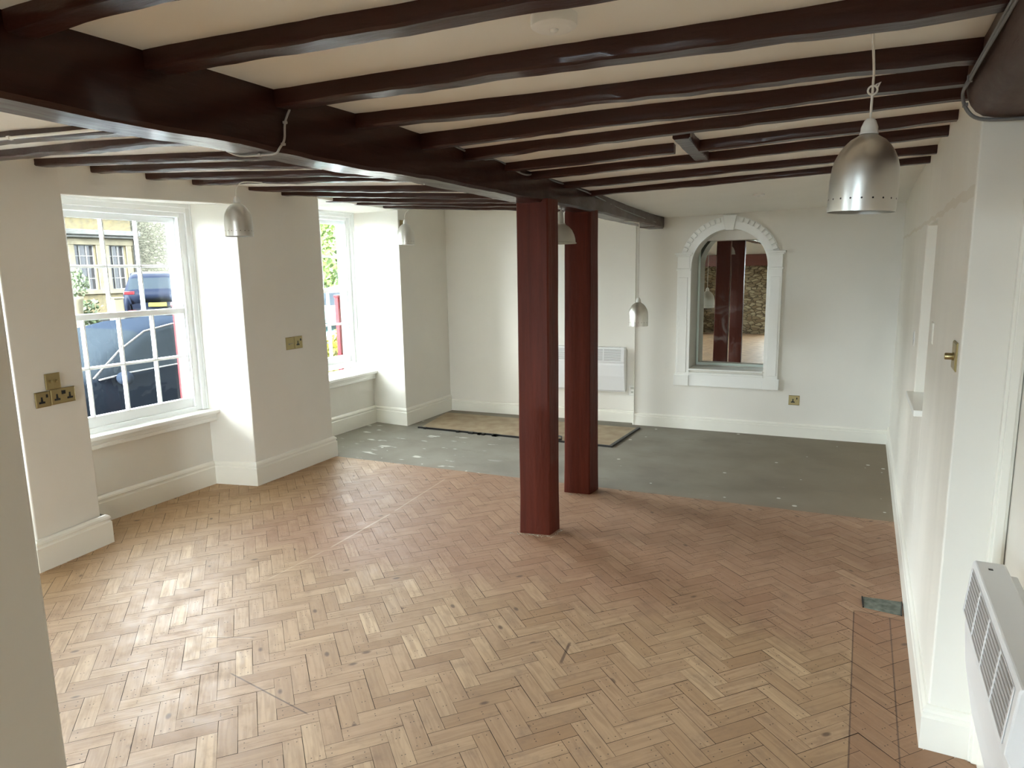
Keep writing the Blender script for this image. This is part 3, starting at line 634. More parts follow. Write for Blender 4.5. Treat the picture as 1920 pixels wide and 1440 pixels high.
# ------------------------------------------------------------------ beams, joists, posts
def timber(name, path, w, h, m, label, cat, group=None, seed=0, axis='x', wob=.008, step=.06, ch=.006, parent=None):
    """path: list of (x,y,ztop) centre line points, w width, h depth"""
    mb = MB(); P = [Vector(p) for p in path]; L_ = [0]
    for i in range(1, len(P)): L_.append(L_[-1]+(P[i]-P[i-1]).length)
    n = max(3, int(L_[-1]/step)); rings = []
    for i in range(n+1):
        s = L_[-1]*i/n; k = 0
        while k < len(P)-2 and s > L_[k+1]: k += 1
        t = (s-L_[k])/(L_[k+1]-L_[k]); c = P[k].lerp(P[k+1], t); d = (P[k+1]-P[k]); d.z = 0; d.normalize(); nr = Vector((-d.y, d.x, 0))
        f = lambda q, a=1: wob*a*noise.noise(Vector((s*2.1, q*7.3, seed*3.1)))
        f2 = lambda q: wob*.55*noise.noise(Vector((s*11, q*5.1, seed*1.7)))
        wl, wr = w/2+f(1)+f2(1), w/2+f(2)+f2(2); zb = h+f(3, 1.3)+f2(3); cz = f(4, .6)
        q = [(-wl-f2(9)*1.2, .03), (-wl, -zb*.5), (-wl+f2(7), -zb+ch), (-wl+ch, -zb), (0, -zb+f2(5)), (wr-ch, -zb), (wr+f2(8), -zb+ch), (wr, -zb*.5), (wr, .03)]
        rings.append([c+nr*(a+cz)+Vector((0, 0, b)) for a, b in q])
    k = len(rings[0]); vs = [v for r in rings for v in r]
    fs = [(i*k+j, i*k+(j+1) % k, (i+1)*k+(j+1) % k, (i+1)*k+j) for i in range(n) for j in range(k)]+[list(range(k))[::-1], list(range(n*k, (n+1)*k))]
    mb.add(vs, fs); o = mb.build(name, m, parent, autosmooth=True)
    if cat: tag(o, label, cat, group)
    return o
# main beam: right face near x=-1.65, underside at 1.98
mbm = timber('main_beam', [(-1.722,-3.0,2.24),(-1.722,4.4,2.24),(-1.80,5.6,2.24),(-1.855,6.79,2.24)], .150, .262, M_beam, 'massive dark stained main beam running down the room above both posts', 'beam', seed=11, axis='y', wob=.007, ch=.012)
# lowered tail where the beam meets the far wall
mb = MB(); mb.prism([(-1.93,6.42),(-1.775,6.40),(-1.785,6.79),(-1.93,6.79)], 1.972, 2.02); mb.build('beam_tail', M_beam, mbm, bevel=.006)
M_side = wood_dark('worn_brown_beam', (.045,.020,.013), (.085,.042,.028), .5, 'y', .1, .35, .25)
mb = MB(); prof = [(.228,2.20),(.226,2.12),(.228,2.09),(.233,2.065),(.242,2.042),(.255,2.024),(.272,2.012),(.30,2.006),(.36,2.002),(.62,2.0),(.62,2.20)]
rg = []; n = 60
for i in range(n+1):
    y = -3.0+5.45*i/n; rg.append([(x+.007*noise.noise(Vector((y*2.2, x*9, 5))), y, z+.006*noise.noise(Vector((y*2.6, x*7, 8)))) for x, z in prof])
k = len(prof); mb.add([v for r in rg for v in r], [(i*k+j, i*k+(j+1) % k, (i+1)*k+(j+1) % k, (i+1)*k+j) for i in range(n) for j in range(k)]+[list(range(k))[::-1], list(range(n*k, (n+1)*k))])
o = mb.build('side_beam', M_side, autosmooth=True); tag(o, 'heavy dark beam at the top right corner with cable clipped round it', 'beam')
JR = [  # y at x=-1.66, y at x=.27 (front face), depth, width, ending x
 (.885, .93, .045, .075), (1.205, 1.33, .044, .072), (1.64, 1.745, .050, .068), (2.02, 2.165, .048, .060), (2.41, 2.43, .052, .052), (2.755, 2.70, .042, .055),
 (3.15, 3.10, .040, .05), (3.45, 3.42, .040, .05), (3.90, 3.945, .036, .05), (4.37, 4.33, .034, .05)]
jl = ['nearest, at the top left corner', 'second, before the smoke detector', 'third, where the near pendant flex starts',
 'fourth, carrying the pendant hook', 'fifth, ending at the side beam', 'sixth, just before the cut joist',
 'seventh, cut', 'eighth, at the far trimmer end', 'ninth, last but one', 'farthest, nearest the niche']
for i, (a, b, d, w) in enumerate(JR):
    tops = lambda x, y: zc(x, y)
    xr = .235 if b < 2.44 else .274
    pth = [(-1.655, a+w/2, 0), (-.9, a+(b-a)*.45+w/2+(.012 if i % 2 else -.01), 0), (-.2, a+(b-a)*.78+w/2, 0), (xr, b+w/2, 0)]
    pth = [(x, y, tops(x, y)) for x, y, _ in pth]
    if i == 6:
        p1 = [q for q in pth if q[0] < -.75]; x = -.79; p1.append((x, a+(b-a)*.45+w/2, tops(x, 3.2)))
        o = timber('ceiling_joist', p1, w, d, M_joist, 'dark ceiling joist right of the main beam, left half of the cut joist', 'beam', 'dark joists right of the main beam', seed=20+i)
        x = -.68; p2 = [(x, a+(b-a)*.5+w/2, tops(x, 3.2))]+[q for q in pth if q[0] > -.6]
        o = timber('ceiling_joist', p2, w, d, M_joist, 'dark ceiling joist right of the main beam, right half of the cut joist', 'beam', 'dark joists right of the main beam', seed=40+i)
    else:
        o = timber('ceiling_joist', pth, w, d, M_joist, 'dark joist right of the main beam, '+jl[i], 'beam', 'dark joists right of the main beam', seed=20+i)
o = timber('joist_trimmer', [(-.69, 2.86, 2.150), (-.735, 3.50, 2.138)], .068, .040, M_joist, 'short dark trimmer set across two ceiling joists', 'beam', seed=70, step=.08)
LJ = [(1.72, 1.56), (1.99, 1.84), (2.22, 2.24), (2.54, 2.54), (2.90, 2.90), (3.26, 3.13), (3.74, 3.72), (4.05, 4.32), (4.68, 4.74), (5.04, 5.16), (5.48, 5.62)]
ll = ['nearest, with a white conduit', 'second, just beyond the conduit', 'above the left side of the near window', 'above the middle of the near window',
 'above the right side of the near window', 'at the near edge of the middle pier', 'over the socket pier', 'just before the farther window',
 'above the farther window', 'second from the far end', 'farthest, next to the far wall']
for i, (a, b) in enumerate(LJ):
    timber('ceiling_joist', [(-4.20, a+.035, zl(-4.2, a)), (-3.0, a+(b-a)*.8+.035, zl(-3.0, a)), (-1.79, b+.035, zl(-1.79, a))], .070, .034, M_joist, 'dark joist left of the main beam, '+ll[i], 'beam', 'dark joists left of the main beam', seed=90+i)
for (nm, pl, tl, lab, sd) in (('timber_post', [(-1.807,3.575),(-1.622,3.612),(-1.612,3.742),(-1.795,3.71)], [(-1.807,3.59),(-1.617,3.61),(-1.607,3.745),(-1.795,3.72)], 'red-brown square timber post nearer the viewer standing on the parquet', 1),
                          ('timber_post', [(-1.860,4.405),(-1.672,4.425),(-1.658,4.57),(-1.845,4.55)], [(-1.848,4.40),(-1.664,4.42),(-1.654,4.545),(-1.838,4.53)], 'red-brown square timber post farther back at the edge of the concrete', 2)):
    mb = MB(); n = 26; vs = []; H = 1.995
    for i in range(n+1):
        t = i/n
        base = [Vector(a).lerp(Vector(b), t) for a, b in zip(pl, tl)]; c = sum(base, Vector((0, 0)))/4
        flare = 1+.03*max(0, 1-t*9)
        for j, p in enumerate(base):
            nb = base[(j+1) % 4]; pb = base[j-1]
            for q in (p+(pb-p).normalized()*.008, p+(nb-p).normalized()*.008):
                q = c+(q-c)*flare; w_ = .0028
                vs.append((q.x+w_*noise.noise(Vector((j*3.1, t*5, sd*7))), q.y+w_*noise.noise(Vector((j*4.1, t*5, sd*9+4))), t*H-.001*0))
    fs = [(i*8+j, i*8+(j+1) % 8, (i+1)*8+(j+1) % 8, (i+1)*8+j) for i in range(n) for j in range(8)]+[list(range(8))[::-1], list(range(n*8, n*8+8))]
    mb.add(vs, fs); o = mb.build(nm, M_post, autosmooth=True); tag(o, lab, 'post')

# ------------------------------------------------------------------ pendants
def bell(name, loc, top, label, group, D=.168, H=.2, tilt=0, cord=None, ring=False):
    """loc: centre of the rim; cord: points up to the fixing"""
    root = empty(name, loc, label, 'pendant lamp', group); r = D/2
    pr = [(r*.99,0),(r,.06*H),(r*1.0,.4*H),(r*.965,.58*H),(r*.90,.68*H),(r*.79,.78*H),(r*.66,.86*H),(r*.50,.93*H),(r*.34,.97*H),(r*.24,H)]
    inner = [(q*.975, z-.0015 if i else z) for i, (q, z) in enumerate(pr)][::-1]
    mb = MB(); mb.lathe(pr+inner, 56, close=True)
    mb.mat(1)
    for k in range(20):      # row of small round holes
        a = 2*math.pi*k/20; c = Vector((math.cos(a), math.sin(a), 0)); t_ = Vector((-c.y, c.x, 0)); p = c*(r*1.004)+Vector((0, 0, .16*H))
        mb.add([p+.0026*(math.cos(q)*t_+math.sin(q)*Vector((0, 0, 1))) for q in [2*math.pi*j/8 for j in range(8)]], [list(range(8))])
    s_ = mb.build('lamp_shade', [M_alu, M_black], root, smooth=False, autosmooth=True)
    mb = MB(); mb.lathe([(.0005,.0),(r*.27,0),(r*.27,.004),(r*.25,.006),(r*.245,.018),(r*.17,.034),(r*.10,.040),(.0005,.040)], 24, (0,0,H)); mb.build('lamp_holder', M_whitep, root, autosmooth=True)
    mb = MB(); mb.lathe([(.0005,.03),(.013,.035),(.017,.06),(.014,.10),(.013,.13),(.0005,.13)], 16, (0,0,.03)); mb.build('lamp_socket', M_whitep, root, smooth=True)
    if tilt: root.rotation_euler = (0, math.radians(tilt), 0)
    z = Vector(loc)
    R_ = Matrix.Rotation(math.radians(tilt), 4, 'Y')
    pts = [Vector((0, 0, H+.038))]+[R_.inverted() @ (Vector(p)-z) for p in cord]
    mb = MB(); sm = []
    for i in range(len(pts)-1):
        for j in range(6):
            t = j/6; p0, p1, p2, p3 = pts[max(i-1, 0)], pts[i], pts[i+1], pts[min(i+2, len(pts)-1)]
            sm.append(.5*((2*p1)+(-p0+p2)*t+(2*p0-5*p1+4*p2-p3)*t*t+(-p0+3*p1-3*p2+p3)*t**3))
    sm.append(pts[-1]); mb.tube(sm, .0032, 8)
    if ring:
        c = R_.inverted() @ (Vector(ring)-z)
        mb.tube([c+Vector((.011*math.cos(q), 0, .011*math.sin(q))) for q in [2*math.pi*k/16 for k in range(17)]], .0026, 6)
        mb.tube([c+Vector((.010, 0, .004)), c+Vector((.016, .0, .018)), c+Vector((.006, 0, .012))], .0026, 6)
    mb.build('flex', M_cord, root, smooth=True)
    return root
GP = 'brushed aluminium bell pendants'
bell('pendant_lamp', (-.022,2.11,1.737), 0, 'large brushed aluminium bell pendant at the upper right, nearest the viewer', GP, tilt=2.2, cord=[(-.012,2.10,2.06),(-.012,2.08,2.09),(-.018,1.80,2.11)], ring=(-.012,2.10,2.045))
bell('pendant_lamp', (-3.46,3.07,1.835), 0, 'aluminium bell pendant in front of the near window', GP, D=.166, cord=[(-3.46,3.07,2.09),(-3.455,3.075,2.13),(-3.42,3.10,2.160),(-3.36,3.22,2.162)])
bell('pendant_lamp', (-4.00,5.56,1.861), 0, 'aluminium bell pendant beside the farther window in front of a brass socket', GP, D=.166, cord=[(-4.00,5.56,2.10),(-4.00,5.57,2.16),(-3.95,5.56,2.190)])
bell('pendant_lamp', (-1.70,5.66,1.112), 0, 'aluminium bell pendant hanging low on a long flex before the far wall', GP, D=.168, cord=[(-1.70,5.66,1.6),(-1.70,5.66,1.93),(-1.71,5.63,1.968),(-1.76,5.45,1.972)])
# enamel dome between the posts
root = empty('dome_pendant', (-1.765,4.15,1.763), 'grey enamel dome pendant under the main beam between the two posts', 'pendant lamp')
mb = MB(); R0 = .095
pr = [(R0*1.06,0),(R0*1.06,.004),(R0*.99,.008),(R0*.97,.03),(R0*.90,.055),(R0*.75,.085),(R0*.55,.106),(R0*.36,.117),(R0*.30,.121),(R0*.30,.125)]
mb.lathe(pr+[(q*.97, z-.002) for q, z in pr][::-1], 48, close=True); mb.build('lamp_shade', M_enamel, root, autosmooth=True)
mb = MB(); mb.lathe([(.0005,0),(.027,0),(.027,.003),(.020,.005),(.020,.02),(.015,.070),(.017,.074),(.017,.078),(.0005,.078)], 24, (0,0,.1245)); mb.build('lamp_holder', M_enamel, root, autosmooth=True)
mb = MB(); mb.tube([(0,0,.195),(.004,0,.203),(0,.0,.214)], .006, 8); mb.build('flex', M_cord, root, smooth=True)

# smoke detectors
def detector(loc, r, h, label):
    root = empty('smoke_detector', loc, label, 'smoke detector')
    mb = MB(); mb.lathe([(.0005,-h),(r*.72,-h),(r*.80,-h*.97),(r*.98,-h*.80),(r,-h*.7),(r,-.004),(r*1.0,0),(.0005,0)], 40); mb.build('housing', M_whitep, root, autosmooth=True)
    mb = MB(); mb.lathe([(.0005,-h-.006),(.008,-h-.005),(.011,-h+.001),(.0005,-h+.001)], 20); mb.build('sensor', M_aluin, root, smooth=True)
detector((-.652,1.500,2.158), .052, .030, 'round white smoke detector on the ceiling between the near joists')
detector((-.735,5.45,2.128), .042, .022, 'small white smoke detector on the ceiling before the arched niche')

# ------------------------------------------------------------------ cables
def cable(name, pts, r, m, label, clips=(), cat='cable'):
    root = empty(name, pts[0], label, cat); o = Vector(pts[0]); P = [Vector(p)-o for p in pts]; sm = []
    for i in range(len(P)-1):
        for j in range(5):
            t = j/5; p0, p1, p2, p3 = P[max(i-1, 0)], P[i], P[i+1], P[min(i+2, len(P)-1)]
            sm.append(.5*((2*p1)+(-p0+p2)*t+(2*p0-5*p1+4*p2-p3)*t*t+(-p0+3*p1-3*p2+p3)*t**3))
    sm.append(P[-1]); mb = MB(); mb.tube(sm, r, 8); mb.build('sheath', m, root, smooth=True)
    for c in clips:
        c = Vector(c)-o; mb = MB(); mb.box(c.x-r*1.5, c.x+r*1.5, c.y-r*1.6, c.y+r*1.6, c.z-r*1.1, c.z+r*1.1); mb.build('cable_clip', m, root, bevel=.001)
    return root
M_cab_w = mat('painted_cable', (.42,.38,.34), .45)
cable('cable', [(-1.650,1.705,2.13),(-1.641,1.698,2.12),(-1.640,1.668,2.067),(-1.640,1.66,2.015),(-1.640,1.637,1.985),(-1.655,1.635,1.971),(-1.70,1.635,1.971),(-1.79,1.617,1.973),(-1.83,1.60,1.99)], .0035, M_cab_w, 'short pale cable looped down the side of the main beam', [(-1.641,1.669,2.067),(-1.641,1.655,2.0),(-1.72,1.633,1.972)])
cable('cable', [(-1.643,2.60,2.15),(-1.640,2.66,2.143),(-1.640,2.84,2.126),(-1.641,2.93,2.12),(-1.641,3.07,2.135),(-1.640,3.27,2.106),(-1.640,3.40,2.10),(-1.641,3.57,2.128),(-1.641,3.75,2.106),(-1.642,4.08,2.10),(-1.645,4.41,2.084),(-1.69,5.0,2.055),(-1.712,5.435,2.037),(-1.755,6.16,2.02),(-1.765,6.42,2.015)], .0045, M_cable, 'dark cable running along the main beam under the joists', [(-1.641,3.30,2.105),(-1.643,4.1,2.098)])
for dz, lab in ((0, 'grey cable clipped round the end of the side beam, outer run'), (.009, 'grey cable clipped round the end of the side beam, inner run')):
    cable('cable', [(.226+dz,.9,2.10-dz),(.222+dz*.5,1.5,2.098-dz),(.219,2.0,2.092-dz),(.217,2.30,2.088-dz),(.217,2.43-dz,2.075),(.229,2.44-dz,2.035),(.262,2.44-dz,2.004),(.34,2.43-dz,1.993),(.46,2.43-dz,1.992)], .0042, M_cable, lab, [(.217,2.28,2.088-dz),(.226,2.44-dz,2.045)])
cable('conduit', [(-4.1,1.70,2.205),(-3.5,1.635,2.172),(-3.0,1.585,2.142),(-2.6,1.560,2.116),(-2.1,1.545,2.09)], .006, M_whitep, 'white conduit clipped to the nearest left-hand joist', [(-3.0,1.585,2.142)])

# ------------------------------------------------------------------ wall plates
def plate(name, origin, ux, nrm, w, h, label, kind, cat, group=None, mbody=None):
    """origin = lower-left corner on the wall, ux horizontal unit dir, nrm outward"""
    o = Vector(origin); ux = Vector(ux).normalized(); nz_ = Vector(nrm).normalized(); uz = Vector((0, 0, 1))
    M = Matrix((( ux.x, uz.x, nz_.x, o.x), (ux.y, uz.y, nz_.y, o.y), (ux.z, uz.z, nz_.z, o.z), (0, 0, 0, 1)))
    root = empty(name, (0, 0, 0), label, cat, group); root.matrix_world = M
    mm = mbody or M_brass
    mb = MB(); d = .006; e = .005
    mb.add([(0,0,0),(w,0,0),(w,h,0),(0,h,0),(0,0,d*.5),(w,0,d*.5),(w,h,d*.5),(0,h,d*.5),(e,e,d),(w-e,e,d),(w-e,h-e,d),(e,h-e,d)],
           [(0,1,5,4),(1,2,6,5),(2,3,7,6),(3,0,4,7),(4,5,9,8),(5,6,10,9),(6,7,11,10),(7,4,8,11),(8,9,10,11)])
    mb.build('face_plate', mm, root)
    def socket(cx, cyy):
        m2 = MB(); m2.box(cx-.0045, cx+.0045, cyy+.004, cyy+.021, d-.001, d+.0012)
        m2.box(cx-.0165, cx-.005, cyy-.014, cyy-.0065, d-.001, d+.0012); m2.box(cx+.005, cx+.0165, cyy-.014, cyy-.0065, d-.001, d+.0012)
        m2.box(cx-.017, cx+.017, cyy-.015, cyy-.004, d-.001, d+.0008); m2.box(cx-.006, cx+.006, cyy-.004, cyy+.006, d-.001, d+.0008)
        m2.build('socket_hole', M_black, root)
    def rocker(cx, cyy, w_=.009, h_=.018): m2 = MB(); m2.box(cx-w_/2, cx+w_/2, cyy-h_/2, cyy+h_/2, d-.001, d+.004); m2.build('rocker_switch', M_black, root, bevel=.001)
    def knob(cx, cyy, r, l):
        m2 = MB(); m2.lathe([(.0005,d-.001),(r*1.05,d-.001),(r*1.05,d+.003),(r*.9,d+.004),(r*.9,d+l*.9),(r*.75,d+l),(.0005,d+l)], 24, (cx, cyy, 0)); m2.build('dimmer_knob', mm, root, autosmooth=True)
    if kind == 'single': socket(w*.40, h*.42); rocker(w*.75, h*.70)
    if kind == 'double': socket(w*.24, h*.42); socket(w*.76, h*.42); rocker(w*.47, h*.72, .010, .020); rocker(w*.55, h*.72, .010, .020)
    if kind == 'dim2': knob(w*.30, h*.5, .009, .016); knob(w*.68, h*.5, .009, .016)
    if kind == 'dim1': knob(w*.5, h*.48, .012, .024)
    if kind == 'blank':
        m2 = MB(); m2.box(w*.2, w*.8, h*.46, h*.49, d-.001, d+.001); m2.box(w*.3, w*.42, h*.38, h*.46, d-.001, d+.001); m2.build('outlet_slot', M_cable, root)
    if kind == 'fused':
        m2 = MB(); m2.box(w*.3, w*.7, h*.62, h*.82, d-.001, d+.004); m2.build('fuse_carrier', M_enamel, root, bevel=.001); m2 = MB(); m2.box(w*.35, w*.65, h*.25, h*.42, d-.001, d+.002); m2.build('rocker_switch', M_enamel, root)
    return root
n1 = Vector((.4451,.06,0))    # pier 1 faces the room
def onp1(y): return -3.97-(y-1.965)*(.06/.445)+.0005
dp1 = (-.06,.445,0); np1 = (.445,.06,0)
plate('wall_socket', (onp1(2.055),2.055,.900), dp1, np1, .086, .086, 'single brass socket on the near pier, left of the double one', 'single', 'socket')
plate('wall_socket', (onp1(2.142),2.142,.903), dp1, np1, .146, .086, 'double brass socket on the near pier below the dimmer', 'double', 'socket')
plate('dimmer_switch', (onp1(2.122),2.122,.990), dp1, np1, .088, .090, 'brass two-knob dimmer above the sockets on the near pier', 'dim2', 'light switch')
def onp2(y): return -4.075-(y-3.595)*(.03/.895)+.0005
plate('wall_socket', (onp2(4.00),4.00,1.00), (-.03,.895,0), (.895,.03,0), .092, .100, 'worn brass outlet plate on the pier between the windows, left of a socket', 'blank', 'socket')
plate('wall_socket', (onp2(4.093),4.093,1.00), (-.03,.895,0), (.895,.03,0), .092, .100, 'brass single socket with dark inserts on the pier between the windows', 'single', 'socket')
plate('wall_socket', (-4.234,5.79,2.02), (-.004,1,0), (1,.004,0), .10, .10, 'brass socket high up behind the pendant by the farther window', 'single', 'socket')
plate('wall_socket', (-.575,fary(-.575)-.0005,.302), (1,.0462,0), (.0462,-1,0), .095, .092, 'single brass socket low on the far wall right of the niche', 'single', 'socket')
plate('dimmer_switch', (RX-.0005,2.60,1.262), (0,-1,0), (-1,0,0), .100, .090, 'brass dimmer plate with projecting knob on the right-hand wall', 'dim1', 'light switch')
plate('blank_plate', (RX-.0005,3.44,1.26), (0,-1,0), (-1,0,0), .09, .09, 'painted-over blank plate on the right-hand wall by the recess', 'none', 'wall plate', mbody=M_wr)
plate('spur_outlet', (-2.135,6.800,.285), (1,.06,0), (.06,-1,0), .080, .110, 'small pale fused outlet between the far heater and the wall corner', 'fused', 'socket', mbody=M_whitep)
# open back box beyond the recess
root = empty('open_switch_box', (RX,4.50,1.175), 'open white switch box hole in the right-hand wall beyond the recess', 'wall plate')
mb = MB(); mb.lathe([(.046,0),(.044,-.005),(.037,-.005),(.037,0)], 24); mb.xf(Matrix.Rotation(math.pi/2, 4, 'Y')); mb.build('rim', M_whitep, root, autosmooth=True)
mb = MB(); mb.lathe([(.0005,-.0015),(.037,-.0015)], 24); mb.xf(Matrix.Rotation(math.pi/2, 4, 'Y')); mb.build('opening', M_black, root)
mb = MB(); mb.box(-.004,-.002,-.030,-.002,-.005,.026); mb.build('box_lining', M_whitep, root)

# ------------------------------------------------------------------ heaters
def heater(loc, rz, w, label, h=.47):
    """local: x along the wall, y = outwards (negative), z up; origin lower left back corner"""
    root = empty('panel_heater', loc, label, 'heater', 'white wall panel heaters'); root.rotation_euler = (0, 0, rz)
    # profile (outwards, z): body leans out below the grille
    prof = [(.0,.02),(.055,.0),(.072,.02),(.098,.17),(.108,.285),(.107,.305),(.116,.325),(.104,h-.012),(.100,h),(.03,h),(.022,h-.03),(0,h-.03)]
    mb = MB(); mb.prism([(-a, b) for a, b in prof], 0, w, 'x'); mb.build('casing', M_heater, root, bevel=.004)
    # grille: rows of slots on the sloped face
    p0 = Vector((.1165,.332)); p1 = Vector((.1055,h-.016)); nrows, ncols = 9, 4
    mb = MB(); m2 = MB()
    slope = (p1-p0); nn = Vector((slope.y, -slope.x)).normalized()
    for r in range(nrows):
        a = p0+slope*((r+.34)/nrows); b = p0+slope*((r+.66)/nrows)
        for c in range(ncols):
            x0 = .03+c*(w-.06)/ncols+.006; x1 = .03+(c+1)*(w-.06)/ncols-.006; q = nn*.0006
            mb.add([(x0,-(a+q).x,(a+q).y),(x1,-(a+q).x,(a+q).y),(x1,-(b+q).x,(b+q).y),(x0,-(b+q).x,(b+q).y)], [(0,1,2,3)])
    for r in range(nrows+1):   # projecting louvre blades
        a = p0+slope*((r-.02)/nrows); b = p0+slope*((r+.16)/nrows); q = nn*.0012
        mb2 = [(a.x, a.y), (b.x, b.y), (b.x+q.x, b.y+q.y), (a.x+q.x, a.y+q.y)]
        m2.prism([(-u, v) for u, v in mb2], .03, w-.03, 'x')
    for c in range(ncols+1):
        xx = .03+c*(w-.06)/ncols; e0, e1 = p0, p1; q = nn*.0018
        x0 = xx-.004; x1 = xx+.004
        pr = [(e0.x, e0.y), (e1.x, e1.y), (e1.x+q.x, e1.y+q.y), (e0.x+q.x, e0.y+q.y)]; m2.prism([(-u, v) for u, v in pr], x0, x1, 'x')
    mb.build('grille_slots', M_slot, root); m2.build('grille', M_heater, root)
    for xx in (.05, w-.06): m3 = MB(); m3.box(xx,xx+.01,-.075,-.065,h-.001,h+.001); m3.build('control_hole', M_black, root)
    return root
heater((-2.975,6.742,.325), math.radians(3.6)*1.05, .82, 'white panel heater on the far wall, partly behind the posts')
heater((.412,2.14,.325), -math.pi/2, .65, 'white panel heater at the lower right edge, close to the viewer')

# ------------------------------------------------------------------ niche surround and mirror
root = empty('arched_surround', (AX, fary(AX), .44), 'white moulded arch surround with keystone around the mirror niche', 'moulding')
inv = Matrix.Translation(-Vector((AX, fary(AX), .44)))
def npart(name, mbx, m=M_gloss, bev=.003, parent=root, **k): mbx.xf(Matrix(((1,0,0,0),(.0462,1,0,6.836-.0462*.271),(0,0,1,0),(0,0,0,1)))).xf(inv); return mbx.build(name, m, parent, bevel=bev, **k)
def rbox(mb, x0, x1, d, z0, z1): mb.box(x0, x1, -d, .0, z0, z1)
for (xa, xb) in ((-1.645,-1.500), (-.810,-.665)):
    mb = MB(); rbox(mb, xa+.014, xb-.0, .030, .54, 1.60) if xa < -1 else rbox(mb, xa, xb-.014, .030, .54, 1.60)
    rbox(mb, xa+.03, xb-.03, .036, .57, 1.50); npart('pilaster', mb)
    mb = MB(); rbox(mb, xa, xb, .042, .44, .545); npart('plinth_block', mb)
    mb = MB(); rbox(mb, xa+.004, xb-.004, .038, 1.565, 1.585); rbox(mb, xa+.014, xb-.014, .034, 1.585, 1.70); rbox(mb, xa+.004, xb-.004, .044, 1.70, 1.715); rbox(mb, xa-.01, xb+.01, .055, 1.715, 1.735); npart('capital', mb)
mb = MB()
def arcband(mb, r0, r1, d, a0, a1, n):
    for i in range(n):
        t0, t1 = a0+(a1-a0)*i/n, a0+(a1-a0)*(i+1)/n
        mb.prism([(AX+r0*math.cos(t0), AZ+r0*math.sin(t0)), (AX+r1*math.cos(t0), AZ+r1*math.sin(t0)), (AX+r1*math.cos(t1), AZ+r1*math.sin(t1)), (AX+r0*math.cos(t1), AZ+r0*math.sin(t1))], -d, 0, 'y')
a_s = math.asin(.0/1)
arcband(mb, AR, AR+.072, .028, 0, math.pi, 40); arcband(mb, AR+.07, AR+.118, .016, math.radians(17), math.radians(163), 34); npart('arch_band', mb, bev=0)
nd_ = 21
for i in range(nd_):
    t = math.radians(19)+(math.radians(161)-math.radians(19))*(i+.5)/nd_
    if abs(math.degrees(t)-90) < 8: continue
    hw = .0175/(AR+.09); mb = MB()
    mb.prism([(AX+(AR+.068)*math.cos(t-hw), AZ+(AR+.068)*math.sin(t-hw)), (AX+(AR+.112)*math.cos(t-hw), AZ+(AR+.112)*math.sin(t-hw)), (AX+(AR+.112)*math.cos(t+hw), AZ+(AR+.112)*math.sin(t+hw)), (AX+(AR+.068)*math.cos(t+hw), AZ+(AR+.068)*math.sin(t+hw))], -.048, 0, 'y')
    npart('dentil', mb, bev=.002)
mb = MB(); mb.prism([(AX-.038, AZ+AR-.012), (AX+.038, AZ+AR-.012), (AX+.060, 2.072), (AX-.060, 2.072)], -.055, 0, 'y'); npart('keystone', mb, bev=.004)
mb = MB(); rbox(mb, -1.50, -.81, .030, .44, .555); rbox(mb, -1.50, -.81, .040, .555, .575); npart('apron', mb)
mb = MB(); mb.box(-1.50, -.81, -.045, .20, .598, .612); npart('niche_shelf', mb)
root = empty('niche_mirror', (-1.155, 7.028, 0), 'rectangular mirror inside the arched niche reflecting the posts', 'mirror')
mb = MB(); mb.box(-.34,.34,0,.006,.615,1.848); mb.build('mirror_glass', M_mirror, root); root.rotation_euler = (0,0,-.009)
mb = MB(); mb.box(-.34,.34,-.006,0,.615,.640); mb.box(-.342,-.320,-.006,0,.64,1.848); mb.build('bevel_strip', mat('pale_green_glass_edge', (.58,.66,.60), .15), root)

# ------------------------------------------------------------------ things on the floor
root = empty('floor_board', (-3.05,6.1,-.004), 'tan chipboard panel with a black edge lying on the concrete in the far recess', 'board')
def tp(p): return (p[0]+3.05, p[1]-6.1)
bp_ = [(-4.02,5.72),(-1.985,5.765),(-1.96,6.545),(-4.18,6.46)]
mb = MB(); mb.prism([tp(p) for p in bp_], .0, .010); mb.build('panel', M_board, root)
mb = MB(); e0 = [(-4.05,5.700),(-1.955,5.745),(-1.985,5.765),(-4.02,5.722)]; e1 = [(-1.955,5.745),(-1.935,6.56),(-1.96,6.545),(-1.985,5.765)]
mb.prism([tp(p) for p in e0], .0, .016); mb.prism([tp(p) for p in e1], 0, .016)
rr = random.Random(5)
for k in range(10):
    x = -4.0+rr.random()*.9; mb.box(x+3.05, x+3.05+.03, 5.69-6.1, 5.72-6.1, 0, .018)
mb.build('edge_strip', M_black, root, label='black edge strip')
mb = MB(); mb.tube([(-2.62,5.74,.018),(-2.60,5.80,.03),(-2.55,5.83,.035),(-2.48,5.82,.03),(-2.46,5.77,.018),(-2.52,5.75,.016)], .008, 8); o = mb.build('rubber_offcut', M_black, smooth=True); tag(o, 'curl of black rubber on the front edge of the chipboard panel', 'offcut')
root = empty('floor_plate', (.16,3.48,0), 'small weathered grey metal plate set in the parquet by the right-hand wall', 'floor plate')
M_zinc = mat('weathered_zinc', (.20,.22,.18), .55, metal=.4, bump=.6, bscale=70, var=.5, vscale=30)
mb = MB(); mb.prism([(-.078,.045),(-.073,-.066),(.078,-.080),(.084,.062)], 0, .004); mb.build('plate', M_zinc, root)
mb = MB(); mb.prism([(-.084,.047),(-.079,-.068),(-.073,-.066),(-.078,.045)], 0, .006); mb.build('plate_rim', M_black, root); mb = MB(); mb.prism([(.078,-.082),(.084,.064),(.089,.064),(.083,-.082)], 0, .006); mb.build('plate_rim', M_black, root)
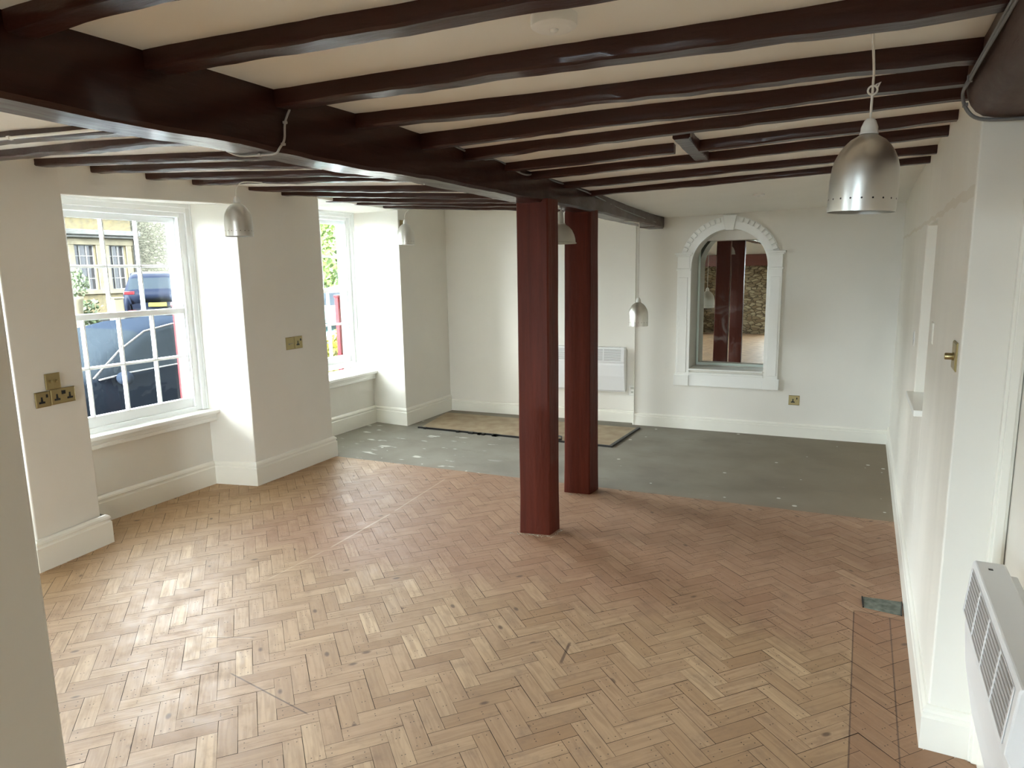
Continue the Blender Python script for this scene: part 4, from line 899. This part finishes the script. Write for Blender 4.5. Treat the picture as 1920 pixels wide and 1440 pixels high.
# plaster dust crumbs at the foot of the posts
rr = random.Random(9); mb = MB()
for k in range(170):
    side = rr.random()
    if side < .6: x, y = rr.uniform(-1.86,-1.60), 3.56-abs(rr.gauss(0, .012))+(-1.8-(-1.8))+ (0 if rr.random() < .5 else .02)*0
    elif side < .8: x, y = -1.60+abs(rr.gauss(0, .012)), rr.uniform(3.57,3.76)
    else: x, y = rr.uniform(-1.83,-1.63), 4.385-abs(rr.gauss(0,.01))
    if side < .6: y += (x+1.807)*.2
    s_ = rr.uniform(.001, .0028); mb.box(x, x+s_*1.6, y, y+s_*1.3, 0, s_)
o = mb.build('plaster_crumbs', mat('plaster_crumb', (.42,.38,.31), .9)); tag(o, 'pale plaster crumbs scattered round the feet of the posts', 'debris', None, 'stuff')

# ------------------------------------------------------------------ the street
def slope(x): return lerp1(-x, [4.9, 7.5, 12, 19, 40], [-.30, -.30, -.16, .02, .12])
mb = MB()
xs = [-4.62,-5.9,-7.5,-9,-12,-15,-19,-30,-45]
mb.add([(x, y, slope(x)) for x in xs for y in (-25, 45)], [(2*i, 2*i+1, 2*i+3, 2*i+2) for i in range(len(xs)-1)])
tag(mb.build('ground', M_asph), 'grey asphalt street outside the windows', None, None, 'structure')
mb = MB(); mb.box(-5.75,-4.55,-8,22,-.5,-.20); tag(mb.build('ground', M_pave, bevel=.01), 'stone pavement outside the windows', None, None, 'structure')
# house opposite
HX = -27.0
house = empty('stone_house', (HX, 14, 0), 'ochre limestone house across the street with white-barred windows', 'building')
hi = Matrix.Translation((-HX, -14, 0))
wins = [(16.0,16.86,1.12,2.86), (17.36,18.10,1.12,2.86), (12.2,13.1,1.12,2.86), (13.7,14.5,1.12,2.86), (8.0,8.9,1.12,2.86), (3.6,4.5,1.12,2.86), ]
mb = MB(); ys = sorted(set([-12,18.4]+[w[0] for w in wins]+[w[1] for w in wins])); zs = [-.1,1.12,2.86,4.9]
for i in range(len(ys)-1):
    for j in range(len(zs)-1):
        a, b, c, d = ys[i], ys[i+1], zs[j], zs[j+1]
        if any(w[0] <= a and w[1] >= b and w[2] <= c and w[3] >= d for w in wins): continue
        mb.box(HX-.4, HX, a, b, c, d)
mb.xf(hi); mb.build('facade', M_ochre, house)
mb = MB(); mb.box(HX-6, HX-.4, -12, 18.4, -.1, 4.9); mb.xf(hi); mb.build('rear_block', M_ochre, house)
mb = MB(); mb.box(HX-.1, HX+.55, 10.8, 18.45, 3.22, 3.42); mb.box(HX-.1, HX+.4, 10.8, 18.42, 3.12, 3.22); mb.box(HX-.1, HX+.35, -12, 18.42, 4.02, 4.25); mb.xf(hi); mb.build('ledge', M_lead, house, bevel=.03)
mb = MB(); mb.prism([(HX+.5,4.82),(HX+.4,4.95),(HX-3,6.2),(HX-6.5,4.9)], -12.3, 18.38, 'y'); mb.xf(hi); mb.build('roof', M_lead, house)
for (a, b, c, d) in wins:
    mb = MB(); mb.box(HX-.05, HX+.06, a-.22, a, c-.1, d+.12); mb.box(HX-.05, HX+.06, b, b+.22, c-.1, d+.12); mb.box(HX-.05, HX+.09, a-.3, b+.3, d, d+.24); mb.box(HX-.05, HX+.15, a-.3, b+.3, c-.16, c)
    mb.xf(hi); f_ = mb.build('window_surround', M_lime, house, bevel=.01)
    mb = MB(); mb.box(HX-.25, HX-.2, a, b, c, d); mb.xf(hi); mb.build('pane', M_extwin, f_)
    mb = MB(); t = .03
    for k in range(4): y = a+(b-a-t)*k/3; mb.box(HX-.2, HX-.15, y, y+t, c, d)
    for z in (c, c+(d-c)*.25, (c+d)/2, c+(d-c)*.75, d-t): mb.box(HX-.2, HX-.155, a, b, z, z+t)
    mb.xf(hi); mb.build('glazing_bars', M_bar, f_)
mb = MB(); mb.tube([(HX+.15,18.42,3.1),(HX+.12,18.40,2.3),(HX+.12,18.42,.1)], .055, 8); mb.xf(hi); mb.build('drainpipe', M_black, house)
mb = MB(); mb.box(-33.5,-27.5,18.62,42,-.2,5.4); o = mb.build('rubble_building', M_rubble); tag(o, 'tall grey rubble stone building right of the ochre house', 'building')
# garden wall, planter and shrub in front of the house
mb = MB(); mb.box(-18.5,-18.2,2.0,11.75,-.1,.34); o = mb.build('garden_wall', stone_mat('squared_stone', (.20,.165,.10), (.28,.24,.16), (.11,.09,.055), 3.0, (1,1,1.6)), bevel=.02); tag(o, 'low pale squared-stone garden wall before the house', 'wall')
mb = MB(); mb.box(-18.7,-18.4,11.84,12.10,-.1,1.0); mb.box(-18.73,-18.37,11.81,12.13,1.0,1.05); o = mb.build('gate_pier', M_lime, bevel=.02); tag(o, 'short stone gate pier with a slab cap at the end of the garden wall', 'pier')
def leafball(mb, c, r, n, s, rr):
    for k in range(n):
        d = Vector((rr.gauss(0,1), rr.gauss(0,1), rr.gauss(0,1))).normalized()*r*(rr.random()**.4); p = Vector(c)+d
        a = Vector((rr.gauss(0,1), rr.gauss(0,1), rr.gauss(0,1))).normalized()*s; b = a.orthogonal().normalized()*s*.6
        mb.add([p-a, p+b, p+a, p-b], [(0,1,2,3)])
rr = random.Random(12)
root = empty('potted_shrub', (-18.85,11.02,.02), 'pale variegated shrub in a tall white pot before the house', 'plant')
mb = MB(); mb.lathe([(.0005,0),(.15,0),(.17,.05),(.20,.95),(.23,1.0),(.23,1.08),(.18,1.08),(.0005,1.0)], 20); mb.build('pot', M_lime, root, smooth=True)
mb = MB(); leafball(mb, (0,0,1.45), .42, 500, .05, rr); mb.build('foliage', M_leafy, root)
root = empty('hedge', (-20.1,8.5,.02), 'clipped grey-green hedge behind the low garden wall', 'hedge')
mb = MB()
for k in range(4200):
    p = Vector((rr.uniform(-.35,.35), rr.uniform(-6,3.9), rr.uniform(0,.92))); a = Vector((rr.gauss(0,1), rr.gauss(0,1), rr.gauss(0,1))).normalized()*.07; b = a.orthogonal().normalized()*.045
    mb.add([p-a, p+b, p+a, p-b], [(0,1,2,3)])
mb.build('foliage', M_leafy, root)
# trees seen through the farther window
for (x, y, h, r, lab) in ((-17.3,19.4,3.1,1.5,'leafy green tree seen through the farther window'), (-14.0,17.2,2.6,1.1,'smaller bush-like tree in front of the leafy tree'), (-22,26,5.0,2.6,'tall tree far down the street beyond the farther window')):
    root = empty('street_tree', (x, y, 0), lab, 'tree')
    mb = MB(); mb.tube([(0,0,0),(.05,.02,h*.4),(0,.1,h*.8)], [.12,.09,.04], 8); mb.tube([(.04,.02,h*.4),(.5,.2,h*.7)], [.06,.03], 6); mb.tube([(.04,.02,h*.45),(-.4,-.3,h*.75)], [.06,.03], 6); mb.build('trunk', M_bark, root, smooth=True)
    mb = MB()
    for k in range(9): leafball(mb, (rr.uniform(-r,r)*.6, rr.uniform(-r,r)*.6, h*.72+rr.uniform(-r,r)*.55), r*.55, 420, .09, rr)
    mb.build('foliage', M_leaf, root)
root = empty('street_shrub', (-8.3,9.45,-.28), 'yellow-green shrub low down beyond the farther window', 'plant')
mb = MB()
for k in range(6): leafball(mb, (rr.uniform(-.35,.35), rr.uniform(-.35,.35), .45+rr.uniform(-.3,.3)), .38, 260, .05, rr)
mb.build('foliage', mat('leaf_yellow_green', (.16,.17,.01), .6, var=1, vscale=6, vcol=(.32,.28,.02)), root)
mb = MB(); mb.tube([(0,0,0),(.02,0,.4),(-.03,.05,.75)], [.03,.02,.01], 6); mb.build('stem', M_bark, root)
# red posts just outside the windows
for (x, y0, y1, z0, z1, lab) in ((-5.0,3.705,3.745,-.20,1.36,'red painted post outside the near window'), (-5.25,5.93,5.98,-.20,1.33,'red painted post outside the farther window')):
    root = empty('red_post', (x, (y0+y1)/2, z0), lab, 'post'); w_ = (y1-y0)/2
    mb = MB(); mb.box(-w_, w_, -w_, w_, 0, z1-z0); mb.build('shaft', M_red, root, bevel=.006)
    mb = MB(); mb.box(-w_*1.3, w_*1.3, -w_*1.3, w_*1.3, z1-z0, z1-z0+.03); mb.build('cap', M_red, root, bevel=.006)

# cars ------------------------------------------------------------------
def wheel(c, r, w, parent, side):
    mb = MB(); mb.lathe([(r*.62,-w/2),(r*.95,-w/2),(r,-w*.35),(r,w*.35),(r*.95,w/2),(r*.62,w/2)], 32, close=True); mb.xf(Matrix.Translation(c) @ Matrix.Rotation(math.pi/2, 4, 'Y')); t = mb.build('wheel', M_tyre, parent, autosmooth=True)
    mb = MB(); mb.lathe([(.0005,.02),(.06,.03),(.08,.0),(r*.62,-.02),(r*.64,.04)], 20)
    for k in range(5):
        a = 2*math.pi*k/5; mb.tube([(0,0,.02),(math.cos(a)*r*.6, math.sin(a)*r*.6, .02)], .025, 6)
    mb.xf(Matrix.Translation(Vector(c)+Vector((side*w*.3,0,0))) @ Matrix.Rotation(side*math.pi/2, 4, 'Y')); mb.build('wheel_rim', M_chrome, t, autosmooth=True)
def car_body(stations, name, mats, parent, glass_rule):
    """stations: (y, zlow, zbelt, ztop, halfwidth at belt, halfwidth at top)"""
    mb = MB(); rings = []
    for (y, zl, zb, zt, hb, ht) in stations:
        hm = hb*1.0; L = [(hb*.90, zl), (hm, zl+(zb-zl)*.25), (hm*1.01, zl+(zb-zl)*.6), (hb*.985, zb-.03), (hb*.95, zb), (ht+(hb*.95-ht)*.5, zb+(zt-zb)*.5), (ht, zt-.035), (ht*.85, zt), (ht*.4, zt+.012)]
        full = L+[(-a, b) for a, b in L[::-1]]; rings.append([(a, y, b) for a, b in full])
    k = len(rings[0]); vs = [v for r in rings for v in r]; n = len(rings)
    for i in range(n-1):
        for j in range(k):
            jj = (j+1) % k; q = glass_rule(i, j, k); mb.mat(q)
            b = [rings[i][j], rings[i][jj], rings[i+1][jj], rings[i+1][j]]; mb.add(b, [(0,1,2,3)])
    mb.mat(0); mb.add(rings[0], [list(range(k))]); mb.add(rings[-1], [list(range(k))[::-1]])
    # weld
    o = mb.build(name, mats, parent, smooth=True); w_ = o.modifiers.new('weld', 'WELD'); w_.merge_threshold = .001
    return o
def saloon(loc, label):
    root = empty('parked_car', loc, label, 'car')     # nose towards -y; x=+.88 is the side facing the room
    st = [(-2.25,.28,.50,.52,.62,.5), (-2.15,.20,.62,.66,.78,.62), (-1.7,.18,.76,.82,.86,.66), (-1.0,.18,.88,.93,.88,.68), (-.72,.18,.93,.97,.88,.68), (-.35,.18,.96,1.17,.885,.64), (.02,.18,.98,1.34,.885,.60), (.35,.18,.99,1.40,.885,.585),
          (.9,.18,1.0,1.42,.885,.58), (1.4,.18,1.01,1.38,.88,.58), (1.8,.18,1.02,1.24,.87,.59), (2.15,.20,1.02,1.09,.85,.62), (2.5,.24,.98,1.02,.80,.6), (2.6,.30,.78,.8,.72,.55)]
    def rule(i, j, k):
        up_side = j in (4, 5) or j in (k-7, k-6)
        if up_side and 4 <= i <= 9: return 1
        if 6 <= j <= k-8 and i in (4, 5, 9, 10): return 1
        return 0
    b = car_body(st, 'car_body', [M_carpaint, M_carglass], root, rule)
    s_ = root
    mb = MB()      # pillars and bright window line on the room side
    for (y0, y1, ytop0, ytop1) in ((.42,.50,.45,.52), (1.30,1.38,1.22,1.30)):
        mb = MB(); mb.add([(.875,y0,.97),(.875,y1,.97),(.60,ytop1,1.37),(.60,ytop0,1.37),(.85,y0,.97),(.85,y1,.97),(.58,ytop1,1.37),(.58,ytop0,1.37)], [(0,1,2,3),(7,6,5,4),(0,3,7,4),(1,5,6,2)]); mb.build('door_pillar', M_black, root)
    mb = MB(); mb.tube([(.872,-.62,.93),(.885,-.3,.965),(.885,.3,.985),(.885,1.2,1.0),(.87,1.75,1.02)], .011, 6); mb.tube([(.86,-.66,.95),(.735,-.3,1.175),(.64,.05,1.335),(.615,.4,1.385),(.61,.9,1.40),(.62,1.35,1.365),(.70,1.7,1.2)], .010, 6); mb.build('window_trim', M_chrome, root, smooth=True)
    for y in (.62, 1.55):
        mb = MB(); mb.tube([(.895,y-.09,.845),(.912,y-.07,.855),(.912,y+.07,.862),(.895,y+.09,.865)], .012, 6); mb.build('door_handle', M_chrome, root, smooth=True)
    mb = MB(); mb.sphere((.97,-.42,.93), .09, 14, 8, (1.1,.75,.75)); mb.tube([(.86,-.40,.91),(.95,-.42,.92)], .02, 6); mb.build('door_mirror', M_carpaint, root, smooth=True)
    for y in (-1.42, 1.38):
        wheel((.80,y,.33), .33, .21, root, 1); wheel((-.80,y,.33), .33, .21, root, -1)
    mb = MB(); mb.box(.865,.893,-1.0,1.0,.20,.27); mb.build('sill_trim', M_black, root)
    mb = MB(); mb.sphere((.64,-2.12,.60), .12, 12, 8, (1.2,.6,.6)); mb.build('headlamp', M_chrome, root, smooth=True)
    return root
saloon((-7.32,4.53,-.30), 'dark graphite saloon car parked close outside the near window')
def suv(loc, rz, label):
    root = empty('parked_car', loc, label, 'car'); root.rotation_euler = (0, 0, rz)   # rear towards -y
    st = [(-2.2,.35,.7,.72,.80,.7), (-2.25,.30,1.02,1.06,.90,.78), (-2.15,.28,1.10,1.15,.93,.80), (-1.95,.28,1.12,1.50,.95,.74), (-1.80,.28,1.12,1.64,.95,.70), (-1.0,.28,1.10,1.70,.95,.70), (.2,.28,1.08,1.68,.95,.70), (.7,.28,1.06,1.55,.95,.70), (1.2,.28,1.02,1.12,.94,.75), (2.2,.3,.9,.95,.85,.7)]
    def rule(i, j, k):
        if (j in (4, 5) or j in (k-7, k-6)) and 4 <= i <= 6: return 1
        if 6 <= j <= k-8 and i in (2, 7): return 1
        return 0
    car_body(st, 'car_body', [M_suvpaint, M_carglass], root, rule)
    for s_ in (-1, 1):
        mb = MB(); mb.box(s_*.62, s_*.93, -2.27, -2.18, 1.00, 1.10); mb.build('tail_lamp', M_tail, root, bevel=.02)
        mb = MB(); mb.box(s_*.62, s_*.84, -2.275, -2.2, .46, .50); mb.build('rear_reflector', M_tail, root, bevel=.005)
        for y in (-1.4, 1.4): wheel((s_*.82,y,.36), .36, .23, root, s_)
    mb = MB(); mb.box(-.26,.26,-2.285,-2.24,.60,.72); mb.build('number_plate', M_plate, root)
    mb = MB(); mb.box(-.86,.86,-2.27,-2.1,.26,.44); mb.build('rear_bumper', M_black, root, bevel=.02)
    return root
suv((-22.1,15.75,.05), math.radians(55), 'dark blue off-road car seen from behind across the street')
root = empty('parked_car', (-11.2,13.3,-.1), 'pale teal car glimpsed low through the farther window', 'car'); root.rotation_euler = (0,0,math.radians(20))
car_body([(-2.1,.25,.6,.62,.7,.6),(-2.0,.22,.8,.86,.82,.66),(-1.0,.2,.9,.95,.85,.68),(-.4,.2,.95,1.35,.85,.6),(.8,.2,.97,1.45,.85,.6),(1.6,.2,.95,1.3,.84,.6),(2.0,.25,.85,.9,.78,.6)], 'car_body', [mat('car_paint_teal', (.12,.30,.30), .3, coat=.8), M_carglass], root,
         lambda i, j, k: 1 if ((j in (4, 5) or j in (k-7, k-6)) and 2 <= i <= 4) or (6 <= j <= k-8 and i in (2, 5)) else 0)
for y in (-1.3, 1.2):
    wheel((.76,y,.31), .31, .2, root, 1); wheel((-.76,y,.31), .31, .2, root, -1)
